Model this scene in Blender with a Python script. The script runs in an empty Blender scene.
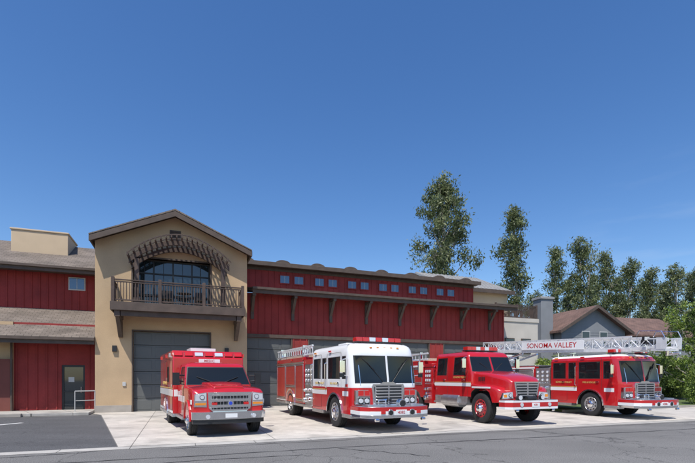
import bpy, bmesh, math, random
import numpy as np
from mathutils import Vector, Matrix
R=math.radians
rnd=random.Random(7)
scene=bpy.context.scene
COL=scene.collection

# ---------------------------------------------------------------- materials
def mk(name,col,rough=.5,metal=0.,coat=0.,var=0.,vs=3.,bump=0.,bs=40.,spec=.5,var2=0.,vs2=30.):
    m=bpy.data.materials.new(name); m.use_nodes=True
    nt=m.node_tree; b=nt.nodes['Principled BSDF']; L=nt.links
    b.inputs['Base Color'].default_value=(*col,1)
    b.inputs['Roughness'].default_value=rough
    b.inputs['Metallic'].default_value=metal
    b.inputs['Coat Weight'].default_value=coat
    b.inputs['Coat Roughness'].default_value=.04
    b.inputs['Specular IOR Level'].default_value=spec
    tc=nt.nodes.new('ShaderNodeTexCoord')
    if var>0:
        n=nt.nodes.new('ShaderNodeTexNoise'); n.inputs['Scale'].default_value=vs; n.inputs['Detail'].default_value=5
        L.new(tc.outputs['Object'],n.inputs['Vector'])
        mr=nt.nodes.new('ShaderNodeMapRange'); mr.inputs[1].default_value=.3; mr.inputs[2].default_value=.7
        mr.inputs[3].default_value=1-var; mr.inputs[4].default_value=1+var
        L.new(n.outputs['Fac'],mr.inputs[0])
        val=mr.outputs[0]
        if var2>0:
            n2=nt.nodes.new('ShaderNodeTexNoise'); n2.inputs['Scale'].default_value=vs2; n2.inputs['Detail'].default_value=3
            L.new(tc.outputs['Object'],n2.inputs['Vector'])
            m2=nt.nodes.new('ShaderNodeMapRange'); m2.inputs[1].default_value=.3; m2.inputs[2].default_value=.7
            m2.inputs[3].default_value=1-var2; m2.inputs[4].default_value=1+var2
            L.new(n2.outputs['Fac'],m2.inputs[0])
            mm=nt.nodes.new('ShaderNodeMath'); mm.operation='MULTIPLY'
            L.new(val,mm.inputs[0]); L.new(m2.outputs[0],mm.inputs[1]); val=mm.outputs[0]
        h=nt.nodes.new('ShaderNodeHueSaturation'); h.inputs['Color'].default_value=(*col,1)
        L.new(val,h.inputs['Value']); L.new(h.outputs[0],b.inputs['Base Color'])
    if bump>0:
        n=nt.nodes.new('ShaderNodeTexNoise'); n.inputs['Scale'].default_value=bs; n.inputs['Detail'].default_value=6
        L.new(tc.outputs['Object'],n.inputs['Vector'])
        bp=nt.nodes.new('ShaderNodeBump'); bp.inputs['Strength'].default_value=bump; bp.inputs['Distance'].default_value=.02
        L.new(n.outputs['Fac'],bp.inputs['Height']); L.new(bp.outputs[0],b.inputs['Normal'])
    return m

RED=mk('red_paint',(.48,.010,.014),.24,0,.9,var=.06,vs=1.5)
RED2=mk('red_paint_deep',(.43,.010,.014),.28,0,.8,var=.08,vs=2)
REDO=mk('red_rollup',(.46,.028,.020),.38,.1,.3,var=.08,vs=2)
WHT=mk('white_paint',(.78,.78,.77),.3,0,.6,var=.04,vs=2)
CHR=mk('chrome',(.82,.82,.84),.07,1.,0,var=.04,vs=6)
ALU=mk('aluminium',(.52,.52,.53),.34,.9,0,var=.15,vs=6,bump=.2,bs=90)
ALUW=mk('ladder_aluminium',(.74,.74,.74),.4,.3,0,var=.08,vs=5)
BLK=mk('black_plastic',(.018,.018,.019),.5,var=.2,vs=5)
DRK=mk('dark_chassis',(.012,.012,.012),.8,var=.3,vs=5)
RUB=mk('tyre_rubber',(.022,.022,.023),.8,var=.25,vs=8,bump=.2,bs=60)
GLS=mk('vehicle_glass',(.010,.013,.015),.03,0,0,spec=.55)
BGL=mk('window_glass',(.02,.03,.035),.04,0,0,spec=1.)
SKYGL=mk('clerestory_glass',(.12,.17,.23),.06,.4,0)
LENS=mk('headlamp_lens',(.75,.77,.8),.08,.35,1.)
LRED=mk('red_lens',(.55,.015,.015),.12,0,1.)
LAMB=mk('amber_lens',(.75,.25,.02),.15,0,1.)
LBLU=mk('blue_lens',(.02,.06,.5),.15,0,1.)
GLD=mk('gold_lettering',(.75,.55,.18),.35,.3)
HOSE=mk('hose_canvas',(.55,.48,.35),.9,var=.2,vs=20)

STUC=mk('stucco_tan',(.50,.355,.21),.9,var=.10,vs=.8,bump=.35,bs=60,var2=.05,vs2=25)
STUC2=mk('stucco_light',(.56,.43,.285),.9,var=.08,vs=.8,bump=.3,bs=60)
STUC3=mk('stucco_pale',(.52,.48,.42),.9,var=.08,vs=.8,bump=.3,bs=60)
SID=mk('red_siding',(.265,.030,.026),.8,var=.18,vs=1.1,var2=.08,vs2=14,bump=.1,bs=30)
SIDD=mk('red_brown_base',(.18,.055,.042),.8,var=.12,vs=1.1)
TRIM=mk('brown_trim',(.090,.065,.050),.7,var=.2,vs=3)
WOOD=mk('weathered_timber',(.080,.056,.045),.8,var=.25,vs=4,bump=.2,bs=30)
DOOR=mk('grey_door',(.11,.115,.11),.55,var=.08,vs=.8)
FRM=mk('pale_frame',(.5,.5,.48),.5,var=.05)
BASE=mk('concrete_plinth',(.34,.31,.27),.9,var=.12,vs=2,bump=.2)
GREY=mk('grey_siding',(.22,.23,.24),.8,var=.08,vs=1)
METR=mk('metal_roof',(.36,.35,.33),.45,.2,var=.1,vs=1)
BARK=mk('eucalyptus_bark',(.42,.37,.31),.9,var=.35,vs=1.5,bump=.4,bs=8)
GRASS=mk('grass',(.09,.13,.035),.95,var=.3,vs=2,var2=.3,vs2=30,bump=.6,bs=60)
MARK=mk('marking_white',(.62,.62,.6),.7,var=.15,vs=8)
SEAL=mk('crack_sealant',(.035,.035,.035),.6,var=.2,vs=5)

def leafmat(name,col):
    m=bpy.data.materials.new(name); m.use_nodes=True
    nt=m.node_tree; L=nt.links; b=nt.nodes['Principled BSDF']
    b.inputs['Roughness'].default_value=.5
    b.inputs['Specular IOR Level'].default_value=.4
    tc=nt.nodes.new('ShaderNodeTexCoord'); n=nt.nodes.new('ShaderNodeTexNoise')
    n.inputs['Scale'].default_value=.9; n.inputs['Detail'].default_value=3
    L.new(tc.outputs['Object'],n.inputs['Vector'])
    mr=nt.nodes.new('ShaderNodeMapRange'); mr.inputs[1].default_value=.3; mr.inputs[2].default_value=.7
    mr.inputs[3].default_value=.65; mr.inputs[4].default_value=1.35
    L.new(n.outputs['Fac'],mr.inputs[0])
    h=nt.nodes.new('ShaderNodeHueSaturation'); h.inputs['Color'].default_value=(*col,1)
    L.new(mr.outputs[0],h.inputs['Value']); L.new(h.outputs[0],b.inputs['Base Color'])
    t=nt.nodes.new('ShaderNodeBsdfTranslucent'); L.new(h.outputs[0],t.inputs['Color'])
    mx=nt.nodes.new('ShaderNodeMixShader'); mx.inputs[0].default_value=.32
    L.new(b.outputs[0],mx.inputs[1]); L.new(t.outputs[0],mx.inputs[2])
    L.new(mx.outputs[0],nt.nodes['Material Output'].inputs['Surface'])
    return m
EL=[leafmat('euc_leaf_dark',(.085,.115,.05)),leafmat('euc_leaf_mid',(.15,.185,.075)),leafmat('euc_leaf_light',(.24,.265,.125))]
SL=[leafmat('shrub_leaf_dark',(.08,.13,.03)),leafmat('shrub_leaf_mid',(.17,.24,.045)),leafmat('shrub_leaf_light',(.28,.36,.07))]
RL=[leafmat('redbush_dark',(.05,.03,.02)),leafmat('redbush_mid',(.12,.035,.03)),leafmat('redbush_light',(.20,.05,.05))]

def shingle(name,c1,c2,sc=1.0):
    m=bpy.data.materials.new(name); m.use_nodes=True
    nt=m.node_tree; L=nt.links; b=nt.nodes['Principled BSDF']; b.inputs['Roughness'].default_value=.9
    tc=nt.nodes.new('ShaderNodeTexCoord'); br=nt.nodes.new('ShaderNodeTexBrick')
    br.inputs['Color1'].default_value=(*c1,1); br.inputs['Color2'].default_value=(*c2,1)
    br.inputs['Mortar'].default_value=(c1[0]*.45,c1[1]*.45,c1[2]*.45,1)
    br.inputs['Scale'].default_value=sc; br.inputs['Mortar Size'].default_value=.010
    br.inputs['Brick Width'].default_value=.32; br.inputs['Row Height'].default_value=.16
    L.new(tc.outputs['Object'],br.inputs['Vector'])
    n=nt.nodes.new('ShaderNodeTexNoise'); n.inputs['Scale'].default_value=1.2; n.inputs['Detail'].default_value=6
    L.new(tc.outputs['Object'],n.inputs['Vector'])
    mr=nt.nodes.new('ShaderNodeMapRange'); mr.inputs[1].default_value=.3; mr.inputs[2].default_value=.7
    mr.inputs[3].default_value=.75; mr.inputs[4].default_value=1.25
    L.new(n.outputs['Fac'],mr.inputs[0])
    h=nt.nodes.new('ShaderNodeHueSaturation'); L.new(br.outputs['Color'],h.inputs['Color']); L.new(mr.outputs[0],h.inputs['Value'])
    L.new(h.outputs[0],b.inputs['Base Color'])
    bp=nt.nodes.new('ShaderNodeBump'); bp.inputs['Strength'].default_value=.5; bp.inputs['Distance'].default_value=.02
    L.new(br.outputs['Fac'],bp.inputs['Height']); bp.invert=True; L.new(bp.outputs[0],b.inputs['Normal'])
    return m
SHIN=shingle('roof_shingle',(.145,.118,.095),(.185,.152,.125))
SHIN2=shingle('roof_shingle_brown',(.17,.10,.077),(.135,.082,.065))

def asphalt(name,col,cr=.5,patch=.12):
    m=bpy.data.materials.new(name); m.use_nodes=True
    nt=m.node_tree; L=nt.links; b=nt.nodes['Principled BSDF']; b.inputs['Roughness'].default_value=.92
    b.inputs['Specular IOR Level'].default_value=.25
    tc=nt.nodes.new('ShaderNodeTexCoord')
    def noise(s,d=5,stretch=None):
        n=nt.nodes.new('ShaderNodeTexNoise'); n.inputs['Scale'].default_value=s; n.inputs['Detail'].default_value=d
        if stretch:
            mp=nt.nodes.new('ShaderNodeMapping'); mp.inputs['Scale'].default_value=stretch; mp.inputs['Rotation'].default_value=(0,0,R(-20))
            L.new(tc.outputs['Object'],mp.inputs['Vector']); L.new(mp.outputs[0],n.inputs['Vector'])
        else: L.new(tc.outputs['Object'],n.inputs['Vector'])
        return n
    def mr(src,a,bb,lo=.3,hi=.7):
        q=nt.nodes.new('ShaderNodeMapRange'); q.inputs[1].default_value=lo; q.inputs[2].default_value=hi
        q.inputs[3].default_value=a; q.inputs[4].default_value=bb; L.new(src,q.inputs[0]); return q.outputs[0]
    def mul(a,bb):
        q=nt.nodes.new('ShaderNodeMath'); q.operation='MULTIPLY'; L.new(a,q.inputs[0]); L.new(bb,q.inputs[1]); return q.outputs[0]
    v=mr(noise(.5,6).outputs['Fac'],1-patch,1+patch)
    v=mul(v,mr(noise(1,3,(.05,.9,1)).outputs['Fac'],.93,1.07))
    fine=noise(45,4)
    v=mul(v,mr(fine.outputs['Fac'],.45,1.55))
    vo=nt.nodes.new('ShaderNodeTexVoronoi'); vo.feature='DISTANCE_TO_EDGE'; vo.inputs['Scale'].default_value=.30
    wn=noise(1.3,5); sc=nt.nodes.new('ShaderNodeVectorMath'); sc.operation='SCALE'; sc.inputs['Scale'].default_value=1.1
    L.new(wn.outputs['Color'],sc.inputs[0]); ad=nt.nodes.new('ShaderNodeVectorMath'); ad.operation='ADD'
    L.new(tc.outputs['Object'],ad.inputs[0]); L.new(sc.outputs[0],ad.inputs[1]); L.new(ad.outputs[0],vo.inputs['Vector'])
    v=mul(v,mr(vo.outputs['Distance'],1-cr,1.,.0,.007))
    h=nt.nodes.new('ShaderNodeHueSaturation'); h.inputs['Color'].default_value=(*col,1); L.new(v,h.inputs['Value'])
    L.new(h.outputs[0],b.inputs['Base Color'])
    bp=nt.nodes.new('ShaderNodeBump'); bp.inputs['Strength'].default_value=.6; bp.inputs['Distance'].default_value=.01
    L.new(fine.outputs['Fac'],bp.inputs['Height']); L.new(bp.outputs[0],b.inputs['Normal'])
    return m
ASPH=asphalt('asphalt_aged',(.165,.160,.152),.5)
ASPD=asphalt('asphalt_dark',(.095,.095,.097),.35,.10)

def concrete(name,c1,c2,slab=3.6,rot=21):
    m=bpy.data.materials.new(name); m.use_nodes=True
    nt=m.node_tree; L=nt.links; b=nt.nodes['Principled BSDF']; b.inputs['Roughness'].default_value=.85
    tc=nt.nodes.new('ShaderNodeTexCoord'); br=nt.nodes.new('ShaderNodeTexBrick'); br.offset=0
    mp=nt.nodes.new('ShaderNodeMapping'); mp.inputs['Rotation'].default_value=(0,0,R(-rot)); mp.inputs['Location'].default_value=(1.1,.4,0)
    L.new(tc.outputs['Object'],mp.inputs['Vector']); L.new(mp.outputs[0],br.inputs['Vector'])
    br.inputs['Color1'].default_value=(*c1,1); br.inputs['Color2'].default_value=(*c2,1)
    br.inputs['Mortar'].default_value=(c1[0]*.3,c1[1]*.3,c1[2]*.3,1)
    br.inputs['Scale'].default_value=1; br.inputs['Mortar Size'].default_value=.012
    br.inputs['Brick Width'].default_value=slab; br.inputs['Row Height'].default_value=slab
    prev=br.outputs['Color']
    for s,a,lo,hi in((.5,.10,.3,.7),(3,.1,.3,.7),(40,.08,.3,.7),(.9,.25,.35,.5)):
        n=nt.nodes.new('ShaderNodeTexNoise'); n.inputs['Scale'].default_value=s; n.inputs['Detail'].default_value=6
        L.new(tc.outputs['Object'],n.inputs['Vector'])
        mr=nt.nodes.new('ShaderNodeMapRange'); mr.inputs[1].default_value=lo; mr.inputs[2].default_value=hi
        mr.inputs[3].default_value=1-a; mr.inputs[4].default_value=1+(a if hi>.6 else 0); L.new(n.outputs['Fac'],mr.inputs[0])
        h=nt.nodes.new('ShaderNodeHueSaturation'); L.new(prev,h.inputs['Color']); L.new(mr.outputs[0],h.inputs['Value']); prev=h.outputs[0]
    L.new(prev,b.inputs['Base Color'])
    return m
CONC=concrete('concrete_slab',(.52,.48,.42),(.475,.44,.39))
CONC2=concrete('concrete_walk',(.43,.41,.37),(.40,.38,.345),1.5)

# ---------------------------------------------------------------- mesh builder
class MB:
    def __init__(s): s.v=[];s.f=[];s.m=[];s.mats=[]
    def mi(s,mat):
        if mat not in s.mats: s.mats.append(mat)
        return s.mats.index(mat)
    def add(s,V,F,mat,M=None):
        o=len(s.v)
        if M is not None: V=[tuple(M@Vector(p)) for p in V]
        s.v+= [tuple(p) for p in V]
        for i,f in enumerate(F):
            s.f.append([o+k for k in f]); s.m.append(s.mi(mat[i] if isinstance(mat,list) else mat))
    def box(s,x0,x1,y0,y1,z0,z1,mat,M=None):
        x0,x1=sorted((x0,x1));y0,y1=sorted((y0,y1));z0,z1=sorted((z0,z1))
        V=[(x0,y0,z0),(x1,y0,z0),(x1,y1,z0),(x0,y1,z0),(x0,y0,z1),(x1,y0,z1),(x1,y1,z1),(x0,y1,z1)]
        F=[(0,3,2,1),(4,5,6,7),(0,1,5,4),(1,2,6,5),(2,3,7,6),(3,0,4,7)]
        s.add(V,F,mat,M)
    def prism(s,poly,axis,a,b,mat,M=None):
        n=len(poly)
        def P(p,t):
            return {'x':(t,p[0],p[1]),'y':(p[0],t,p[1]),'z':(p[0],p[1],t)}[axis]
        V=[P(p,a) for p in poly]+[P(p,b) for p in poly]
        F=[list(range(n)),list(range(2*n-1,n-1,-1))]+[(i,(i+1)%n,n+(i+1)%n,n+i) for i in range(n)]
        s.add(V,F,mat,M)
    def cyl(s,c,r,h,axis,mat,n=16,r2=None):
        r2=r if r2 is None else r2
        V=[]
        for t,rr in((-h/2,r),(h/2,r2)):
            for i in range(n):
                a=2*math.pi*i/n; u,w=rr*math.cos(a),rr*math.sin(a)
                V.append({'x':(c[0]+t,c[1]+u,c[2]+w),'y':(c[0]+u,c[1]+t,c[2]+w),'z':(c[0]+u,c[1]+w,c[2]+t)}[axis])
        F=[list(range(n)),list(range(2*n-1,n-1,-1))]+[(i,(i+1)%n,n+(i+1)%n,n+i) for i in range(n)]
        s.add(V,F,mat)
    def tube(s,p0,p1,r,mat,n=6,r2=None):
        p0=Vector(p0);p1=Vector(p1);d=(p1-p0)
        if d.length<1e-6:return
        d.normalize(); a=d.orthogonal().normalized(); b=d.cross(a); r2=r if r2 is None else r2
        V=[]
        for p,rr in((p0,r),(p1,r2)):
            for i in range(n):
                t=2*math.pi*i/n; V.append(tuple(p+a*rr*math.cos(t)+b*rr*math.sin(t)))
        F=[list(range(n)),list(range(2*n-1,n-1,-1))]+[(i,(i+1)%n,n+(i+1)%n,n+i) for i in range(n)]
        s.add(V,F,mat)
    def path(s,pts,r,mat,n=6):
        for a,b in zip(pts[:-1],pts[1:]): s.tube(a,b,r,mat,n)
    def lathe(s,prof,c,mat,side=1,n=32):
        V=[];F=[];k=len(prof)
        for i in range(n):
            a=2*math.pi*i/n
            for r,t in prof: V.append((c[0]+r*math.cos(a),c[1]+side*t,c[2]+r*math.sin(a)))
        for i in range(n):
            j=(i+1)%n
            for q in range(k-1):
                F.append((i*k+q,j*k+q,j*k+q+1,i*k+q+1))
        s.add(V,F,mat)
    def loft(s,rings,mat,cap=True,capmat=None,closed=True):
        n=len(rings[0]); V=[p for r in rings for p in r]; F=[];MM=[]
        for i in range(len(rings)-1):
            for j in range(n if closed else n-1):
                f=(i*n+j,i*n+(j+1)%n,(i+1)*n+(j+1)%n,(i+1)*n+j); F.append(f)
                c=sum((Vector(V[k]) for k in f),Vector())/4
                MM.append(mat(c) if callable(mat) else mat)
        if cap:
            for r0 in (0,(len(rings)-1)*n):
                F.append(list(range(r0,r0+n)))
                c=sum((Vector(V[k]) for k in range(r0,r0+n)),Vector())/n
                MM.append(capmat if capmat else (mat(c) if callable(mat) else mat))
        s.add(V,F,MM)
    def obj(s,name,parent=None,bevel=0,seg=2,inset=None,cuts=None,loc=None,rotz=0,sharp=32):
        me=bpy.data.meshes.new(name); me.from_pydata(s.v,[],s.f)
        for m in s.mats: me.materials.append(m)
        me.polygons.foreach_set('material_index',s.m)
        bm=bmesh.new(); bm.from_mesh(me)
        bmesh.ops.recalc_face_normals(bm,faces=bm.faces)
        if inset:
            gm,th,dp,bmnat=inset
            gi=s.mats.index(gm)
            fs=[f for f in bm.faces if f.material_index==gi]
            me.materials.append(bmnat); bi=len(me.materials)-1
            r=bmesh.ops.inset_region(bm,faces=fs,thickness=th,depth=dp,use_even_offset=True,use_boundary=True)
            for f in r['faces']: f.material_index=bi
        for f in bm.faces: f.smooth=True
        bm.to_mesh(me); bm.free()
        ob=bpy.data.objects.new(name,me); COL.objects.link(ob)
        if cuts:
            c=cuts.obj('cutter_tmp')
            md=ob.modifiers.new('b','BOOLEAN'); md.operation='DIFFERENCE'; md.solver='EXACT'; md.object=c
            bpy.context.view_layer.update()
            dg=bpy.context.evaluated_depsgraph_get()
            nm=bpy.data.meshes.new_from_object(ob.evaluated_get(dg))
            ob.modifiers.clear(); ob.data=nm; nm.name=name; me=nm
            bpy.data.objects.remove(c,do_unlink=True)
        me.set_sharp_from_angle(angle=R(sharp))
        if bevel>0:
            md=ob.modifiers.new('bev','BEVEL'); md.width=bevel; md.segments=seg; md.limit_method='ANGLE'; md.angle_limit=R(40)
            md.harden_normals=False
        if parent: ob.parent=parent
        if loc: ob.location=loc
        ob.rotation_euler[2]=rotz
        return ob

def empty(name):
    e=bpy.data.objects.new(name,None); COL.objects.link(e); e.empty_display_size=.5; return e
def text(name,parent,body,size,loc,rot,mat,ex=.002,sx=1):
    cu=bpy.data.curves.new(name,'FONT'); cu.body=body; cu.size=size; cu.extrude=ex
    cu.align_x='CENTER'; cu.align_y='CENTER'; cu.materials.append(mat); cu.offset=size*.004
    o=bpy.data.objects.new(name,cu); COL.objects.link(o); o.parent=parent; o.location=loc; o.rotation_euler=[R(a) for a in rot]; o.scale[0]=sx
    return o
SIDE_R=(90,0,0); SIDE_L=(90,0,180); FRONT=(90,0,90)

# ---------------------------------------------------------------- vehicle helpers
def wheel(P,name,cx,cy,r,w,side,dish=.05,hub=.09,rim=None,cap=None):
    rim=rim or ALU; cap=cap or CHR
    mb=MB(); c=(cx,cy,r); h=w/2
    prof=[(.56*r,-h),(.90*r,-h),(.97*r,-h*.9),(r,-h*.72)]
    for g in(-.45,0,.45):
        prof+=[(r,h*(g-.06)),(.965*r,h*(g-.05)),(.965*r,h*(g+.05)),(r,h*(g+.06))]
    prof+=[(r,h*.72),(.975*r,h*.9),(.91*r,h),(.80*r,h*1.03),(.68*r,h*.98),(.62*r,h*.93),(.60*r,h*.9)]
    mb.lathe(prof,c,RUB,side,40)
    mb.lathe([(.61*r,h*.93),(.60*r,h*.97),(.575*r,h*.96),(.56*r,h*.86),(.54*r,h-dish*.9),(.47*r,h-dish),(.30*r,h-dish+.02),(.27*r,h-dish+.02)],c,rim,side,40)
    mb.lathe([(.27*r,h-dish+.02),(.26*r,h-dish+.03+hub*.3),(.19*r,h-dish+hub*.8),(.17*r,h-dish+hub),(.08*r,h-dish+hub+.02),(0,h-dish+hub+.02)],c,cap,side,24)
    for i in range(10):
        a=2*math.pi*i/10
        mb.cyl((cx+.335*r*math.cos(a),cy+side*(h-dish+.03),r+.335*r*math.sin(a)),.022,.04,'y',CHR,8)
        a+=math.pi/10
        mb.cyl((cx+.47*r*math.cos(a),cy+side*(h-dish+.002),r+.47*r*math.sin(a)),.032,.012,'y',DRK,10)
    for i in range(44):
        a=2*math.pi*i/44
        M=Matrix.Translation((cx,cy,r))@Matrix.Rotation(a,4,'Y')
        mb.box(r*.985,r*1.008,side*h*.55,side*h*.86,-.02,.02,RUB,M)
        mb.box(r*.985,r*1.008,-side*h*.86,-side*h*.55,-.02,.02,RUB,M)
    return mb.obj(name,P)

def arc_strip(mb,cx,cz,r0,r1,a0,a1,y0,y1,mat,n=14):
    pts=[]
    for i in range(n+1):
        a=R(a0+(a1-a0)*i/n); pts.append((cx+r1*math.cos(a),cz+r1*math.sin(a)))
    for i in range(n,-1,-1):
        a=R(a0+(a1-a0)*i/n); pts.append((cx+r0*math.cos(a),cz+r0*math.sin(a)))
    m=n+1
    for i in range(n):
        q=[pts[i],pts[i+1],pts[2*m-2-i],pts[2*m-1-i]]
        mb.prism(q,'y',y0,y1,mat)

def outline(z,xf,xr,w,r,xs,n=5,ys=(-.035,.035),rr=.05,bow=0.):
    pts=[(xr,-w+rr),(xr+rr,-w)]+[(x,-w) for x in xs]
    for i in range(n+1):
        a=R(-90+90*i/n); pts.append((xf-r+r*math.cos(a),-w+r+r*math.sin(a)))
    for y in ys: pts.append((xf+bow,y))
    for i in range(n+1):
        a=R(90*i/n); pts.append((xf-r+r*math.cos(a),w-r+r*math.sin(a)))
    pts+=[(x,w) for x in reversed(xs)]+[(xr+rr,w),(xr,w-rr)]
    return [(p[0],p[1],z) for p in pts]

def mirror_assembly(mb,x,y,z,s,big=True):
    Y=y
    mb.tube((x,Y,z+.55),(x+.12,Y+s*.24,z+.50),.014,CHR,8)
    mb.tube((x,Y,z-.02),(x+.12,Y+s*.24,z+.02),.014,CHR,8)
    mb.tube((x+.12,Y+s*.24,z+.02),(x+.12,Y+s*.24,z+.50),.014,CHR,8)
    mb.box(x+.10,x+.17,Y+s*.17,Y+s*.34,z+.10,z+.46,CHR)
    mb.box(x+.092,x+.10,Y+s*.185,Y+s*.325,z+.12,z+.44,GLS)
    mb.box(x+.10,x+.16,Y+s*.18,Y+s*.33,z-.06,z+.07,BLK)

def lightbar(mb,x,z,hw,dx=.16,h=.14,y0=None):
    segs=[(-hw,hw)] if y0 is None else [(-hw,-y0),(y0,hw)]
    for si,(ya,yb) in enumerate(segs):
        mb.box(x-dx,x+dx,ya,yb,z,z+.04,BLK)
        cols=[LRED,LRED,LENS,LRED,LENS,LRED,LRED] if y0 is None else [LRED,LENS,LRED]
        k=len(cols)
        for i in range(k):
            a=ya+(yb-ya)*i/k; b=ya+(yb-ya)*(i+1)/k
            mb.box(x-dx+.01,x+dx-.01,a+.006,b-.006,z+.04,z+.04+h,cols[i])
        mb.box(x-.05,x+.05,(ya+yb)/2-.06,(ya+yb)/2+.06,z-.08,z,BLK)

def quadlamp(mb,x,y0,y1,z0,z1,kinds=('L','L')):
    mb.box(x,x+.05,y0,y1,z0,z1,CHR)
    n=len(kinds); w=(y1-y0)/n
    for i,k in enumerate(kinds):
        a=y0+w*i+.02*(1 if w>0 else -1); b=y0+w*(i+1)-.02*(1 if w>0 else -1)
        if k=='L':
            mb.box(x+.05,x+.053,a,b,z0+.02,z1-.02,BLK)
            mb.cyl((x+.06,(a+b)/2,(z0+z1)/2),min(abs(b-a),z1-z0-.04)/2*.93,.03,'x',LENS,20,r2=min(abs(b-a),z1-z0-.04)/2*.8)
        else:
            mb.box(x+.05,x+.07,a,b,z0+.02,z1-.02,LRED if k=='R' else (LAMB if k=='A' else LENS))

def rollup(mb,x0,x1,z0,z1,y,s,mat,fr=None):
    fr=fr or ALU
    t=.035
    mb.box(x0,x1,y,y+s*.022,z1-.02,z1+t,fr); mb.box(x0,x1,y,y+s*.022,z0-t,z0+.02,fr)
    mb.box(x0-t,x0,y,y+s*.022,z0-t,z1+t,fr); mb.box(x1,x1+t,y,y+s*.022,z0-t,z1+t,fr)
    z=z0+.02; p=.055
    while z<z1-.03:
        mb.box(x0,x1,y,y+s*.012,z,min(z+p-.008,z1-.02),mat); z+=p
    mb.box(x0+.02,x1-.02,y+s*.004,y+s*.03,z0+.05,z0+.075,CHR)

# ---------------------------------------------------------------- custom-cab fire apparatus
def custom_cab(P,low,top,low_z=1.38,roofz=2.86,unit='4385',split=False):
    w=1.22; r=.36
    xs=[-2.12,-1.35,-1.2,-.78,-.62,.50,.66,.98]
    lv=[(.52,1.50,w,.03),(.9,1.54,w,.03),(low_z,1.56,w,.04),(1.52,1.56,w,.05),(1.66,1.55,w,.06),(2.42,1.40,w-.005,.07),(2.50,1.38,w-.01,.07),(roofz-.16,1.34,w-.03,.06),(roofz-.06,1.29,w-.07,.05),(roofz,1.20,w-.13,.04),(roofz+.04,1.05,w-.26,.02)]
    rings=[outline(z,xf,-2.3,ww,r,xs,n=6,bow=bw) for z,xf,ww,bw in lv]
    def mf(c):
        if 1.66<c.z<2.42 and abs(c.y)>w-.03 and (-2.12<c.x<-1.35 or -1.2<c.x<-.78 or -.62<c.x<.50 or (.66<c.x<.98)): return GLS
        if 1.52<c.z<2.42 and c.x>1.22 and abs(c.y)>.034 and abs(c.y)<w-.09: return GLS
        if c.z>2.5 and top is RED: return WHT if c.z>roofz-.05 else RED
        return low if c.z<low_z else top
    mb=MB(); mb.mi(DRK); mb.loft(rings,mf)
    cut=MB(); cut.cyl((0,0,.50),.66,4,'y',DRK,40); cut.box(-.66,.66,-2,2,-.3,.5,DRK)
    mb.obj('cab_shell',P,bevel=.012,seg=2,inset=(GLS,.025,-.012,BLK),cuts=cut)
    d=MB()
    d.box(-2.2,1.4,-.75,.75,.45,1.2,DRK)
    for s in(-1,1):
        arc_strip(d,0,.50,.645,.70,0,180,s*(w-.02),s*(w+.035),CHR,18)
        for x in(-2.2,-1.28,-.70,.58): d.box(x,x+.012,s*w,s*(w+.002),.62 if x<-.8 else 1.2,2.55,BLK)
        d.box(-2.2,-1.27,s*w,s*(w+.002),2.55,2.562,BLK); d.box(-.7,.59,s*w,s*(w+.002),2.55,2.562,BLK)
        d.box(-2.2,-1.27,s*w,s*(w+.002),.61,.62,BLK)
        for x in(-1.42,.44):
            d.box(x-.14,x,s*(w+.001),s*(w+.035),1.5,1.55,CHR)
        for x in(-2.26,-.76,):
            d.path([(x,s*w,1.35),(x,s*(w+.07),1.4),(x,s*(w+.07),2.2),(x,s*w,2.25)],.016,CHR,8)
        d.box(-2.2,-1.0,s*(w-.3),s*(w+.03),.40,.52,ALU)
        d.box(.72,1.40,s*(w-.3),s*(w+.03),.40,.52,ALU)
        d.box(-2.28,-.72,s*w,s*(w+.0035),1.10,1.26,WHT)
        d.box(.70,1.18,s*w,s*(w+.0035),1.10,1.26,WHT)
        d.box(-2.28,-.72,s*w,s*(w+.004),1.275,1.30,GLD)
        mirror_assembly(d,1.12,s*w,1.78,s)
        d.box(1.0,1.15,s*w,s*(w+.03),1.40,1.49,LRED); d.box(-.5,-.3,s*w,s*(w+.03),2.6,2.66,LRED)
        d.box(-2.0,-1.8,s*w,s*(w+.03),2.6,2.66,LAMB)
    X=1.565
    d.prism([(-.56,1.50),(.56,1.50),(.60,1.40),(.54,.80),(-.54,.80),(-.60,1.40)],'x',X-.02,X+.07,CHR)
    d.prism([(-.50,1.45),(.50,1.45),(.53,1.38),(.48,.85),(-.48,.85),(-.53,1.38)],'x',X+.07,X+.074,BLK)
    for i in range(6):
        z=.875+i*.097; d.box(X+.074,X+.105,-.485,.485,z,z+.045,CHR)
    for y in(-.49,0,.49): d.box(X+.07,X+.11,y-.02,y+.02,.85,1.44,CHR)
    d.prism([(-.30,1.50),(.30,1.50),(.20,1.56),(-.20,1.56)],'x',X-.01,X+.07,CHR)
    for s in(-1,1):
        quadlamp(d,X-.05,s*.63,s*1.06,.84,1.09,('L','L'))
        quadlamp(d,X-.05,s*.63,s*1.06,1.11,1.31,('R','R'))
        d.box(X-.16,X-.02,s*1.05,s*1.13,.86,1.3,CHR)
        d.tube((X+.05,s*.15,1.54),(1.49,s*.70,2.2),.011,BLK,6); d.tube((1.53,s*.45,1.95),(1.42,s*.85,2.33),.013,BLK,6)
        d.path([(X-.06,s*.96,1.45),(X-.01,s*.96,1.48),(X-.12,s*.98,2.1),(X-.16,s*.98,2.12)],.012,CHR,6)
    for i in range(5): d.box(1.30,1.37,-.5+.25*i-.04,-.5+.25*i+.04,roofz-.14,roofz-.09,LAMB)
    d.obj('cab_trim',P,bevel=.006,seg=1)
    b=MB()
    bp=[(1.35,-1.22),(2.05,-1.22),(2.30,-1.05),(2.42,-.75),(2.45,-.4),(2.45,.4),(2.42,.75),(2.30,1.05),(2.05,1.22),(1.35,1.22)]
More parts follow.
